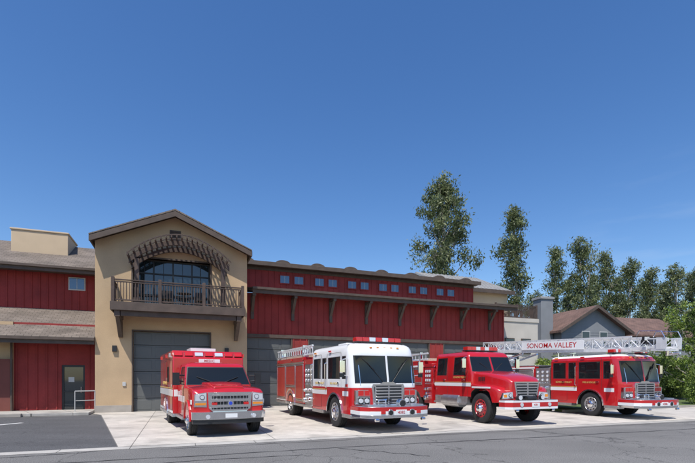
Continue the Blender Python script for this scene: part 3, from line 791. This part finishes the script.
rail(t,(b0,-1.47),(b1,-1.47)); rail(t,(b0+.03,-1.42),(b0+.03,0)); rail(t,(b1-.03,-1.42),(b1-.03,0))
for x in(b0-.02,2.9,4.9,b1-.12): t.box(x,x+.14,-1.54,-1.40,5.24,6.40,WOOD)
t.obj('balcony',FS,bevel=.006,seg=1)
t=MB(); c0,c1=1.75,6.05; cm=(c0+c1)/2
def az(x): return 7.15+1.15*(1-((x-cm)/((c1-c0)/2+.25))**2)
for x in(c0+.1,c1-.25):
    t.box(x,x+.2,-1.42,-1.22,5.24,az(x)-.1,WOOD); 
    t.box(x-.04,x+.24,-1.46,-1.18,5.24,5.5,WOOD)
N=26
for q0 in(-1.40,-.16):
    for i in range(N):
        xa=c0-.15+(c1-c0+.3)*i/N; xb=c0-.15+(c1-c0+.3)*(i+1)/N
        t.prism([(xa,az(xa)-.12),(xb,az(xb)-.12),(xb,az(xb)+.10),(xa,az(xa)+.10)],'y',q0,q0+.10,WOOD)
x=c0-.15
while x<c1+.2:
    t.box(x-.028,x+.028,-1.95,-.003,az(x)+.10,az(x)+.25,WOOD); x+=.235
for q0 in(-1.8,-1.1,-.5):
    for i in range(N):
        xa=c0-.2+(c1-c0+.4)*i/N; xb=c0-.2+(c1-c0+.4)*(i+1)/N
        t.prism([(xa,az(xa)+.25),(xb,az(xb)+.25),(xb,az(xb)+.30),(xa,az(xa)+.30)],'y',q0,q0+.05,WOOD)
t.obj('arched_trellis',FS)
t=MB()
for x in(3.0,4.6):
    t.box(x,x+.5,-.9,-.4,5.62,5.66,BLK); t.box(x,x+.5,-.42,-.38,5.66,6.1,BLK)
    for a,b in((0,-.9),(.46,-.9),(0,-.42),(.46,-.42)): t.box(x+a,x+a+.03,b,b+.03,5.24,5.62,BLK)
t.cyl((4.05,-.65,5.95),.35,.03,'z',BLK,20); t.cyl((4.05,-.65,5.6),.03,.7,'z',BLK,8)
t.obj('balcony_furniture',FS)
t=MB()
sl=.435; e=.14
def rz(s): return 10.02-sl*abs(s-W/2)
for sg in(-1,1):
    xe=W/2+sg*(W/2+e)
    t.prism([(W/2,10.02),(xe,rz(xe)),(xe,rz(xe)+.10),(W/2,10.12)],'y',-.62,9.5,TRIM)
    t.prism([(W/2,10.122),(xe+sg*.03,rz(xe)+.105),(xe+sg*.03,rz(xe)+.16),(W/2,10.20)],'y',-.66,9.52,SHIN)
    t.prism([(W/2,10.08),(xe+sg*.02,rz(xe)+.06),(xe+sg*.02,rz(xe)-.20),(W/2,9.82)],'y',-.68,-.60,TRIM)
    t.box(xe-.02,xe+.05,-.6,9.5,rz(xe)-.16,rz(xe)+.09,TRIM)
t.obj('tower_roof',FS)

t=MB(); H0=7.30; H1=26.4; q=2.0
doors=[(7.5,10.25),(11.35,15.05),(16.25,19.95),(21.15,24.85)]
edges=[H0]+[v for d in doors for v in d]+[H1]
for i in range(0,len(edges),2):
    t.box(edges[i],edges[i+1],q,q+.3,0,4.12,SID); battens(t,edges[i],edges[i+1],q,.3,4.12)
    t.box(edges[i],edges[i+1],q-.04,q,0,.3,BASE)
t.box(H0,H1,q,q+.3,4.12,6.75,SID); battens(t,H0,H1,q,4.32,6.6)
t.box(H0,H1,q-.05,q,4.12,4.32,TRIM)
t.box(H1-.3,H1,q+.3,14,0,6.75,SID); t.box(H0,H1,13.7,14,0,9.0,SID)
t.box(H0,H1-.3,q+.3,5,6.3,6.6,TRIM)
t.obj('hall_walls',FS)
t=MB()
for a,b in doors:
    garage(t,a,b,q+.12,4.12)
    t.box(a-.05,a+.02,q-.03,q+.1,0,4.12,TRIM); t.box(b-.02,b+.05,q-.03,q+.1,0,4.12,TRIM)
t.obj('hall_garage_doors',FS,bevel=.006,seg=1)
t=MB()
t.prism([(1.12,6.72),(5.1,7.42),(5.1,7.56),(1.12,6.86)],'x',H0+.45,H1+.35,TRIM)
t.prism([(1.09,6.862),(5.05,7.56),(5.05,7.63),(1.09,6.93)],'x',H0+.45,H1+.38,SHIN)
t.box(H0+.45,H1+.38,1.04,1.12,6.58,6.90,TRIM)
t.box(H0+.45,H1+.4,.93,1.04,6.80,6.93,TRIM)
x=H0+.6
while x<H1+.2: t.prism([(1.12,6.60),(2.0,6.72),(2.0,6.86),(1.12,6.72)],'x',x,x+.07,TRIM); x+=.6
for i in range(8):
    x=7.86+2.45*i
    t.prism([(2.0,5.45),(2.0,5.65),(1.28,6.6),(1.12,6.6)],'x',x-.08,x+.08,TRIM)
    t.box(x-.09,x+.09,1.1,1.995,6.44,6.60,TRIM); t.box(x-.09,x+.09,1.88,1.998,5.2,6.44,TRIM)
t.obj('hall_eave_roof',FS)
t=MB(); q=5.0; C1=25.9
t.box(3.0,C1,q,q+.25,7.4,9.12,SID)
battens(t,3.0,C1,q,7.6,9.1,.42)
t.box(3.0,C1,q-.05,q,8.88,9.1,TRIM)
t.box(C1-.25,C1,q+.25,13.7,6.8,9.12,SID)
t.obj('clerestory_wall',FS)
t=MB()
for i in range(6):
    for dx in(0,.98):
        x=10.2+2.45*i+dx; ww=.62; z0,z1=8.12,8.62
        t.box(x,x+ww,q-.05,q-.035,z0,z1,SKYGL)
        t.box(x+ww/2-.012,x+ww/2+.012,q-.056,q-.05,z0,z1,FRM)
        t.box(x-.05,x,q-.075,q,z0-.07,z1+.07,SID); t.box(x+ww,x+ww+.05,q-.075,q,z0-.07,z1+.07,SID)
        t.box(x,x+ww,q-.075,q,z0-.07,z0,SID); t.box(x,x+ww,q-.075,q,z1,z1+.07,SID)
t.obj('clerestory_windows',FS)
t=MB()
t.box(3.0,C1+.3,4.45,13.9,9.12,9.30,TRIM); t.prism([(4.42,9.302),(9,9.75),(13.9,9.302)],'x',3.0,C1+.3,SHIN)
t.box(3.0,C1+.3,4.38,4.45,9.06,9.34,TRIM)
for i in range(8):
    x=7.9+2.45*i
    pts=[(x+.55*math.cos(R(a)),9.32+.30*math.sin(R(a))) for a in range(0,181,15)]
    t.prism(pts,'y',4.75,6.2,TRIM)
t.obj('hall_roof',FS,bevel=.01,seg=1)
t=MB(); m0,m1=24.6,31.6
t.box(m0+.3,m1-.4,7.2,16.5,0,9.3,STUC2); t.prism([(7.2,9.3),(12,11.35),(16.5,9.3)],'x',m0+.3,m1-.4,STUC2)
t.prism([(6.7,9.15),(12,11.5),(12,11.68),(6.7,9.33)],'x',m0,m1,METR); t.prism([(12,11.5),(17,9.2),(17,9.38),(12,11.68)],'x',m0,m1,METR)
for i in range(15): t.prism([(6.7,9.33),(12,11.68),(12,11.73),(6.7,9.38)],'x',m0+.1+i*.46,m0+.14+i*.46,METR)
t.box(m0,m1,6.62,6.70,9.05,9.38,TRIM)
t.obj('rear_block',FS)
t=MB()
t.box(26.42,30.6,3,7.15,0,6.35,STUC3); t.box(26.42,30.66,2.94,3.0,6.1,6.4,STUC3); t.box(27.3,28.2,2.9,3.0,3.6,4.8,TRIM); t.box(27.36,28.14,2.88,2.9,3.66,4.74,BGL)
t.box(28.9,29.8,2.9,3.0,3.6,4.8,TRIM); t.box(28.96,29.74,2.88,2.9,3.66,4.74,BGL)
rail(t,(26.5,3.06),(30.55,3.06),z=6.35,mat=WOOD); rail(t,(30.5,3.1),(30.5,7.1),z=6.35,mat=WOOD)
for x in(26.45,28.5,30.45): t.box(x,x+.12,3.0,3.12,6.35,7.5,WOOD)
t.obj('roof_deck_block',FS)
t=MB(); L0=-14
t.box(L0,-5.0,1.0,1.3,0,4.4,STUC); t.box(L0,-3.6,.86,1.0,0,2.6,SIDD)
t.box(-5.0,-3.6,1.0,1.3,0,4.4,STUC)
t.box(-3.6,-1.62,1.1,1.4,0,4.4,SID); t.box(-.62,-.002,1.1,1.4,0,4.4,SID); t.box(-1.62,-.62,1.1,1.4,2.35,4.4,SID)
battens(t,-3.6,-1.7,1.1,.1,3.4); battens(t,-.55,-.05,1.1,.1,3.4,.25)
t.box(L0,-.002,3.2,3.5,4.4,7.75,SID); battens(t,L0,-.05,3.2,5.2,7.5,.36)
t.box(L0,L0+.3,1.3,9,0,7.7,SID); t.box(L0,0,8.8,9.05,0,7.7,SID)
t.obj('wing_walls',FS)
t=MB()
t.box(-1.56,-.68,1.2,1.22,.06,2.28,BGL)
for a,b,c,d in((-1.62,-1.54,0,2.35),(-.70,-.62,0,2.35),(-1.54,-.70,2.25,2.35),(-1.54,-.70,.02,.14),(-1.54,-.70,1.0,1.06)): t.box(a,b,1.13,1.24,c,d,BLK)
t.cyl((-.78,1.08,1.1),.015,.3,'z',CHR,8)
t.box(-1.35,-1.1,1.19,1.198,1.5,1.75,FRM)
t.obj('entrance_door',FS)
t=MB()
t.box(-1.75,-.95,3.14,3.2,6.45,7.15,FRM); t.box(-1.69,-1.01,3.12,3.14,6.51,7.09,SKYGL); t.box(-1.36,-1.33,3.11,3.12,6.51,7.09,FRM)
t.obj('wing_window',FS)
t=MB()
t.prism([(-.1,3.45),(3.19,5.15),(3.19,5.30),(-.1,3.60)],'x',L0-.3,-.003,TRIM)
t.prism([(-.14,3.582),(3.19,5.302),(3.19,5.38),(-.14,3.66)],'x',L0-.33,-.003,SHIN)
t.box(L0-.3,-.003,-.17,-.10,3.32,3.62,TRIM); t.box(L0-.3,-.003,-.28,-.17,3.50,3.62,TRIM)
t.prism([(2.45,7.35),(6.2,9.35),(6.2,9.5),(2.45,7.5)],'x',L0-.3,-.003,TRIM)
t.prism([(2.41,7.48),(6.2,9.502),(6.2,9.58),(2.41,7.56)],'x',L0-.33,-.003,SHIN)
t.prism([(6.2,9.35),(10,7.4),(10,7.56),(6.2,9.56)],'x',L0-.33,-.003,SHIN)
t.box(L0-.3,-.003,2.36,2.45,7.22,7.52,TRIM); t.box(L0-.3,-.003,2.25,2.36,7.4,7.52,TRIM)
t.prism([(2.45,7.35),(3.2,7.72),(3.2,7.3),(2.45,7.3)],'x',L0-.3,-.003,TRIM)
t.tube((-3.62,.86,0),(-3.62,.86,3.4),.05,TRIM,8)
t.obj('wing_roofs',FS)
t=MB(); t.box(-4.65,-2.0,4.3,6.6,7.9,9.75,STUC2); t.box(-4.70,-1.95,4.25,6.65,9.75,9.84,STUC2); t.obj('roof_parapet_box',FS,bevel=.02)
FS.location=(-12.28,21.4,0); FS.rotation_euler[2]=R(21)

def B2W(s,q): 
    a=R(21); return (-12.28+s*math.cos(a)-q*math.sin(a), 21.4+s*math.sin(a)+q*math.cos(a))

hr=MB()
for y in(0,.9):
    hr.path([(y,0,0),(y,0,.95)],.022,FRM,8)
hr.path([(0,0,.95),(.9,0,.95)],.022,FRM,8); hr.path([(0,0,.5),(.9,0,.5)],.018,FRM,8)
o=hr.obj('metal_handrail'); x,y=B2W(-.75,-.5); o.location=(x,y,.13); o.rotation_euler[2]=R(55)

# ---------------------------------------------------------------- ground
def sheet(name,pts,z,mat):
    mb=MB(); mb.add([(x,y,z) for x,y in pts],[list(range(len(pts)))],mat); return mb.obj(name)
sheet('ground',[(-700,-300),(700,-300),(700,1200),(-700,1200)],0,ASPH)
def along(t,off=0,deg=20,base=(-5.65,10.84)):
    a=R(deg); return (base[0]+t*math.cos(a)-off*math.sin(a), base[1]+t*math.sin(a)+off*math.cos(a))
ap=[along(0),along(27),(24.0,23.5),B2W(33,-1.0),B2W(33,2.2),B2W(0,2.2),B2W(0,-.6),(-11.3,20.2)]
sheet('concrete_apron',ap,.008,CONC)
g=[along(-14,-.45),along(27,-.45),along(27,-.02),along(-14,-.02)]
sheet('concrete_gutter',g,.006,CONC2)
sheet('driveway_asphalt',[along(-14,.0),along(-.02,.0),(-11.33,20.18),B2W(-.02,-1.6),B2W(-18,-1.6)],.004,ASPD)
k=MB(); 
k.box(-16,-.05,-1.3,.99,0,.13,CONC2); k.box(-16,-2.6,-1.48,-1.3,0,.15,BASE)
o=k.obj('entrance_walkway',bevel=.015); o.location=(-12.28,21.4,0); o.rotation_euler[2]=R(21)
def leaves(mb_name,boxes,n,size,mats,seed,core=None,parent=None,rotz=0,loc=(0,0,0)):
    rs=np.random.RandomState(seed); V=[];F=[];M=[]
    for (x0,x1,y0,y1,z0,z1) in boxes:
        nn=int(n)
        cx,cy,cz=(x0+x1)/2,(y0+y1)/2,(z0+z1)/2
        for c in range(nn):
            u=rs.uniform(-1,1,3); ax=rs.choice([0,1,2,2]); 
            u[ax]=(1 if (ax==2 or rs.rand()<.5) else -1)*(1-.18*rs.rand())
            l=(abs(u[0])**4+abs(u[1])**4+abs(u[2])**4)**.25; u=u/max(l,.8)
            bump=1+.10*math.sin(3.1*cx+u[0]*9)+.08*math.sin(u[1]*11+u[0]*17)
            p=np.array([cx+u[0]*(x1-x0)/2*1.0,cy+u[1]*(y1-y0)/2*bump,z0+(u[2]+1)/2*(z1-z0)*bump])
            p[2]=max(p[2],z0+.03)
            m=rs.choice([0,1,1,2])
            for q in range(5):
                pp=p+rs.normal(0,size*1.3,3); d=rs.normal(0,1,3); d/=np.linalg.norm(d); e=np.cross(d,rs.normal(0,1,3)); e/=np.linalg.norm(e)+1e-6
                s=size*rs.uniform(.6,1.3); o_=len(V)
                V+=[tuple(pp-d*s),tuple(pp+e*s*.5),tuple(pp+d*s),tuple(pp-e*s*.5)]; F.append((o_,o_+1,o_+2,o_+3)); M.append(m)
    me=bpy.data.meshes.new(mb_name)
    o_=len(V)
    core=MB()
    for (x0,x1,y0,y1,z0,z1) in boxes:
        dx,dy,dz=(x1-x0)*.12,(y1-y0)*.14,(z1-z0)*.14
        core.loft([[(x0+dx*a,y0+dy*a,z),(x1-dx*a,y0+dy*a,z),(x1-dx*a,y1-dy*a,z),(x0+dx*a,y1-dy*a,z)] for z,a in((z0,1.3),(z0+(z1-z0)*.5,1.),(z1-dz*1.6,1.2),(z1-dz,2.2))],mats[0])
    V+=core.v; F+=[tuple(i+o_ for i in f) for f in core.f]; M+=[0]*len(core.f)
    me.from_pydata(V,[],F)
    for m in mats: me.materials.append(m)
    me.polygons.foreach_set('material_index',M)
    ob=bpy.data.objects.new(mb_name,me); COL.objects.link(ob); ob.location=loc; ob.rotation_euler[2]=rotz
    return ob
gr=MB(); gr.box(-16,-4.2,-2.5,-1.49,0,.14,GRASS); gr.box(-16,-4.1,-2.65,-2.5,0,.13,BASE); gr.box(-4.2,-4.05,-2.65,-1.49,0,.13,BASE)
o=gr.obj('planted_verge'); o.location=(-12.28,21.4,0); o.rotation_euler[2]=R(21)
o=leaves('low_red_shrub',[(-5.3,-4.5,.0,.7,.1,.65),(-6.9,-6.0,.0,.7,.1,.75)],260,.05,RL,3,loc=(-12.28,21.4,0.03),rotz=R(21))
sheet('parking_stripe',[(-13.2,14.3),(-13.0,14.25),(-12.2,16.6),(-12.4,16.65)],.010,MARK)
cs=MB(); r2=random.Random(11)
def sealline(p0,p1,wd,n=60,amp=.10):
    p0=Vector((*p0,0));p1=Vector((*p1,0));d=(p1-p0);L=d.length;d/=L;nn=Vector((-d.y,d.x,0));off=0;pts=[]
    for i in range(n+1):
        off+=r2.uniform(-amp,amp)*.35; off*=.96
        w_=wd*r2.uniform(.5,1.3); c=p0+d*L*i/n+nn*off; pts.append((c-nn*w_/2,c+nn*w_/2))
    for a,b in zip(pts[:-1],pts[1:]):
        cs.add([(a[0].x,a[0].y,.0075),(b[0].x,b[0].y,.0075),(b[1].x,b[1].y,.0075),(a[1].x,a[1].y,.0075)],[(0,1,2,3)],SEAL)
sealline(along(-2,-1.9),along(30,-2.3),.045,120)
sealline(along(1,-.75),along(32,-.9),.03,120)
sealline(along(5,-2.1),along(6.5,-3.8),.035,30); sealline(along(12,-.8),along(12.8,-3.4),.035,30); sealline(along(19,-1),along(18.4,-4.5),.035,30)
sealline(along(-4,-3.0),along(4,-2.6),.035,50); sealline((-8,9.0),(-5.8,10.2),.035,30)
cs.obj('crack_sealant')

# ---------------------------------------------------------------- trees
def tree_mesh(name,H,W,seed,ncl,nlf,size,mats,base=.35,top_narrow=.75,lean=.3,trunk_r=.35,droop=.5,per=7,lr_=(.09,.15),stems=1,rmax=1.0):
    rs=np.random.RandomState(seed); mb=MB()
    trunks=[]
    for st_ in range(stems):
        pts=[];ang=rs.uniform(0,6.28); x=y=0.; k=0 if st_==0 else W*.030
        for i in range(11):
            t=i/10; pts.append(Vector((x,y,H*(.95-.08*st_)*t))); x+=rs.uniform(-1,1)*lean*.4+k*math.cos(ang); y+=rs.uniform(-1,1)*lean*.4+k*math.sin(ang)
        r0=trunk_r*(1-.2*st_)
        for i in range(10): mb.tube(pts[i],pts[i+1],r0*(1-.092*i),BARK,8,r2=r0*(1-.092*(i+1)))
        trunks.append(pts)
    def tp(pts,z):
        top=pts[-1].z; k=min(max(z/top*10,0),9.99); i=int(k); return pts[i].lerp(pts[i+1],k-i)
    lobes=[]
    nl=max(6,int(ncl/per))
    for i in range(nl):
        t=(i+.5)/nl; z=H*(base+(.97-base)*t)+rs.uniform(-.4,.4)
        env=W/2*(math.sin(math.pi*min(1,.16+.78*t))**.7)*(1-(1-top_narrow)*t)
        tr=trunks[i%stems]
        a=i*2.4+rs.uniform(-.7,.7); rad=env*rs.uniform(.1,rmax)
        c0=tp(tr,z); lobes.append((Vector((rad*math.cos(a)+c0.x*.5,rad*math.sin(a)+c0.y*.5,z)),W*rs.uniform(*lr_),tr))
    lobes.append((tp(trunks[0],H*.93)+Vector((0,0,H*.02)),W*.10,trunks[0]))
    V=[];F=[];M=[]
    for (c,lr,tr) in lobes:
        z0=max(H*.18,c.z-lr*1.2-rs.uniform(.06,.14)*H); st=tp(tr,z0)
        mid=st.lerp(c,.5)+Vector((0,0,-.3)); mb.tube(st,mid,trunk_r*.34,BARK,5,r2=trunk_r*.22); mb.tube(mid,c,trunk_r*.22,BARK,5,r2=trunk_r*.08)
        k=max(4,int(ncl/len(lobes)))
        for j in range(k):
            u=rs.normal(0,1,3); u/=np.linalg.norm(u); rr=lr*rs.uniform(.3,1.2)
            p=np.array(c)+u*rr*np.array([1,1,1.1]); cr=size*rs.uniform(1.9,3.8)
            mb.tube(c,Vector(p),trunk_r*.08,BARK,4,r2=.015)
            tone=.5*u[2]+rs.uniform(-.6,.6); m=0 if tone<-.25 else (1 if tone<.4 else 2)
            n=int(nlf*rs.uniform(.5,1.3))
            P=p+rs.normal(0,1,(n,3))*cr*np.array([.6,.6,.6])
            P[:,2]-=np.abs(rs.normal(0,1,n))*cr*.35
            D=rs.normal(0,1,(n,3)); D[:,2]-=droop; D/=np.linalg.norm(D,axis=1)[:,None]
            E=np.cross(D,rs.normal(0,1,(n,3))); E/=np.linalg.norm(E,axis=1)[:,None]
            S=size*rs.uniform(.6,1.3,(n,1)); 
            Q=np.stack([P-D*S,P+E*S*.34,P+D*S,P-E*S*.34],1).reshape(-1,3)
            o=len(V); V+=Q.tolist(); F+=[(o+4*i,o+4*i+1,o+4*i+2,o+4*i+3) for i in range(n)]
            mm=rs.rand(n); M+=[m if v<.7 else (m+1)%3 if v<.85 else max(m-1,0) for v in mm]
    me=bpy.data.meshes.new(name); o=len(V)
    Vt=V+[tuple(v) for v in mb.v]; Ft=F+[tuple(i+o for i in f) for f in mb.f]
    me.from_pydata(Vt,[],Ft)
    for m_ in mats: me.materials.append(m_)
    me.materials.append(BARK)
    me.polygons.foreach_set('material_index',M+[3]*len(mb.f))
    return me
def put(name,me,x,y,sc=1,rz=0,z=0,sz=None):
    o=bpy.data.objects.new(name,me); COL.objects.link(o); o.location=(x,y,z); o.scale=(sc,sc,sz or sc); o.rotation_euler[2]=rz; return o
def px(xi,d): return ((xi-347.5)/440*d,d)
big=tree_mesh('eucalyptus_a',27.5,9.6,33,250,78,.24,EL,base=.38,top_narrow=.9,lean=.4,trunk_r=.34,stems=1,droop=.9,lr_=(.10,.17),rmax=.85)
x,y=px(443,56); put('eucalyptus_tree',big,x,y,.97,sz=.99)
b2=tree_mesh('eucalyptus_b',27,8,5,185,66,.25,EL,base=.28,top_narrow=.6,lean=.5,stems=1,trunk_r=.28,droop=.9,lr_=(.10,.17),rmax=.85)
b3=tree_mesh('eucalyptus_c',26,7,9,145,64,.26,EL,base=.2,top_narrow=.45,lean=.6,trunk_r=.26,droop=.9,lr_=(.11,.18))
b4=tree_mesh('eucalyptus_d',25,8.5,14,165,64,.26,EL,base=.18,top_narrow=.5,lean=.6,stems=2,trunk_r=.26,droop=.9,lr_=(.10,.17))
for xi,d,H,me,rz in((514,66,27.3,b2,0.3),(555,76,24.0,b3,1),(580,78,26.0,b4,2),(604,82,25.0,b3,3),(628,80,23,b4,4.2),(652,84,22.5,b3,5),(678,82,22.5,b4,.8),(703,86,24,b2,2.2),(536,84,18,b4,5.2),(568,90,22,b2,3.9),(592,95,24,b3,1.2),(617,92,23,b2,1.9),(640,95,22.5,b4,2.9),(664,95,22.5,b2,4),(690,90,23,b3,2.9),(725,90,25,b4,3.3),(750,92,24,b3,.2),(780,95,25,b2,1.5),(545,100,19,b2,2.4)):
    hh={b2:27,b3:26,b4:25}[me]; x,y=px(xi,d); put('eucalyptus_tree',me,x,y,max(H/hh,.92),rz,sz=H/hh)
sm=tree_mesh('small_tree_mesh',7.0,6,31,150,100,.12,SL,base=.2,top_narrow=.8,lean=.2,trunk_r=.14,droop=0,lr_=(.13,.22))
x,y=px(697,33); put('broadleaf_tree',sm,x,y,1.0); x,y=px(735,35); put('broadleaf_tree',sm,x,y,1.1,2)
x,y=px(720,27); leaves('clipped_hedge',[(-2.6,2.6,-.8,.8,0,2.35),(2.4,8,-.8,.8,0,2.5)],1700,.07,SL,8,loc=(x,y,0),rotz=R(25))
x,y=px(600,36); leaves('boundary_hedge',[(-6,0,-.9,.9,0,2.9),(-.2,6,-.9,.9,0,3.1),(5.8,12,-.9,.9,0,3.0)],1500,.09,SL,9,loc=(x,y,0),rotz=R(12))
rv=MB(); rv.box(-10,25,0,4,0,.14,GRASS); rv.box(-10,25,-.16,0,0,.13,BASE); o=rv.obj('right_verge'); x,y=px(690,25.6); o.location=(x,y,0); o.rotation_euler[2]=R(22)

# ---------------------------------------------------------------- neighbouring house
NH=empty('neighbouring_house')
h=MB()
h.prism([(-3.6,0),(3.6,0),(3.6,5.4),(0,7.3),(-3.6,5.4)],'y',0,10,GREY)
h.box(3.6,13,1.0,9,0,5.3,GREY)
for i in range(24): h.box(-3.6,3.6,-.015,0,.225*i,.225*i+.02,GREY)
h.obj('house_walls',NH)
h=MB()
for s in(-1,1):
    h.prism([(0,7.45),(s*4.1,5.28),(s*4.1,5.10),(0,7.27)],'y',-.5,10.4,SHIN2)
    h.prism([(0,7.47),(s*4.12,5.29),(s*4.12,5.02),(0,7.2)],'y',-.56,-.5,TRIM)
h.prism([(.4,5.2),(5,7.3),(9.6,5.2),(9.6,5.05),(.4,5.05)],'x',3.3,13.5,SHIN2)
h.obj('house_roof',NH)
h=MB(); h.box(-5.0,-3.7,1,2.2,0,8.0,GREY); h.box(-5.1,-3.6,.9,2.3,8.0,8.2,METR); h.obj('house_chimney',NH,bevel=.02)
h=MB()
for x in(-1.4,.6): h.box(x,x+.9,-.05,-.016,4.2,5.3,FRM); h.box(x+.06,x+.84,-.06,-.05,4.26,5.24,BGL)
for x in(5,8.2): h.box(x,x+1.1,.95,1.0,3.6,4.7,FRM); h.box(x+.06,x+1.04,.94,.95,3.66,4.64,BGL)
h.obj('house_windows',NH)
x,y=px(594,45); NH.location=(x,y,0); NH.rotation_euler[2]=R(14); NH.scale=(1.08,1.08,1.22)

# ---------------------------------------------------------------- sky, sun, camera
hx,hy=-.30,-.954
az_=math.atan2(hx,hy); el=R(62)
w=bpy.data.worlds.new('World'); scene.world=w; w.use_nodes=True; nt=w.node_tree; L=nt.links
bg=nt.nodes['Background']; sk=nt.nodes.new('ShaderNodeTexSky'); sk.sky_type='NISHITA'; sk.sun_disc=False
sk.sun_elevation=el; sk.sun_rotation=az_; sk.air_density=1.0; sk.dust_density=.6; sk.ozone_density=1.8
bg.inputs['Strength'].default_value=.13
hs=nt.nodes.new('ShaderNodeHueSaturation'); hs.inputs['Hue'].default_value=.507; hs.inputs['Saturation'].default_value=1.28; hs.inputs['Value'].default_value=1.25
L.new(sk.outputs[0],hs.inputs['Color'])
tc=nt.nodes.new('ShaderNodeTexCoord'); mp=nt.nodes.new('ShaderNodeMapping'); mp.inputs['Scale'].default_value=(2.5,2.5,14); mp.inputs['Rotation'].default_value=(0,R(14),0)
L.new(tc.outputs['Generated'],mp.inputs['Vector']); n=nt.nodes.new('ShaderNodeTexNoise'); n.inputs['Scale'].default_value=1.6; n.inputs['Detail'].default_value=8
L.new(mp.outputs[0],n.inputs['Vector'])
dot=nt.nodes.new('ShaderNodeVectorMath'); dot.operation='DOT_PRODUCT'; d=Vector((.72,1,.30)).normalized(); dot.inputs[1].default_value=d
L.new(tc.outputs['Generated'],dot.inputs[0])
m1=nt.nodes.new('ShaderNodeMapRange'); m1.inputs[1].default_value=.985; m1.inputs[2].default_value=1.; m1.inputs[3].default_value=0; m1.inputs[4].default_value=1; L.new(dot.outputs['Value'],m1.inputs[0])
m2=nt.nodes.new('ShaderNodeMapRange'); m2.inputs[1].default_value=.5; m2.inputs[2].default_value=.8; m2.inputs[3].default_value=0; m2.inputs[4].default_value=.15; L.new(n.outputs['Fac'],m2.inputs[0])
mm=nt.nodes.new('ShaderNodeMath'); mm.operation='MULTIPLY'; L.new(m1.outputs[0],mm.inputs[0]); L.new(m2.outputs[0],mm.inputs[1])
mx=nt.nodes.new('ShaderNodeMixRGB'); mx.inputs[2].default_value=(6.5,7,7.5,1); L.new(mm.outputs[0],mx.inputs[0]); L.new(hs.outputs[0],mx.inputs[1]); L.new(mx.outputs[0],bg.inputs[0])

sd=bpy.data.lights.new('sun','SUN'); sd.energy=5.0; sd.angle=R(.53); sd.color=(1,.955,.89)
so=bpy.data.objects.new('sun',sd); COL.objects.link(so)
dv=Vector((math.sin(az_)*math.cos(el),math.cos(az_)*math.cos(el),math.sin(el)))
so.rotation_euler=(-dv).to_track_quat('-Z','Y').to_euler(); so.location=(-30,-30,60)
cd=bpy.data.cameras.new('camera'); co=bpy.data.objects.new('camera',cd); COL.objects.link(co)
cd.sensor_width=36; cd.lens=36*440/695; cd.shift_y=146.5/695; cd.clip_end=3000
co.location=(0,0,1.7); co.rotation_euler=(R(90),0,0); scene.camera=co
scene.view_settings.view_transform='Standard'; scene.view_settings.look='None'; scene.view_settings.exposure=0
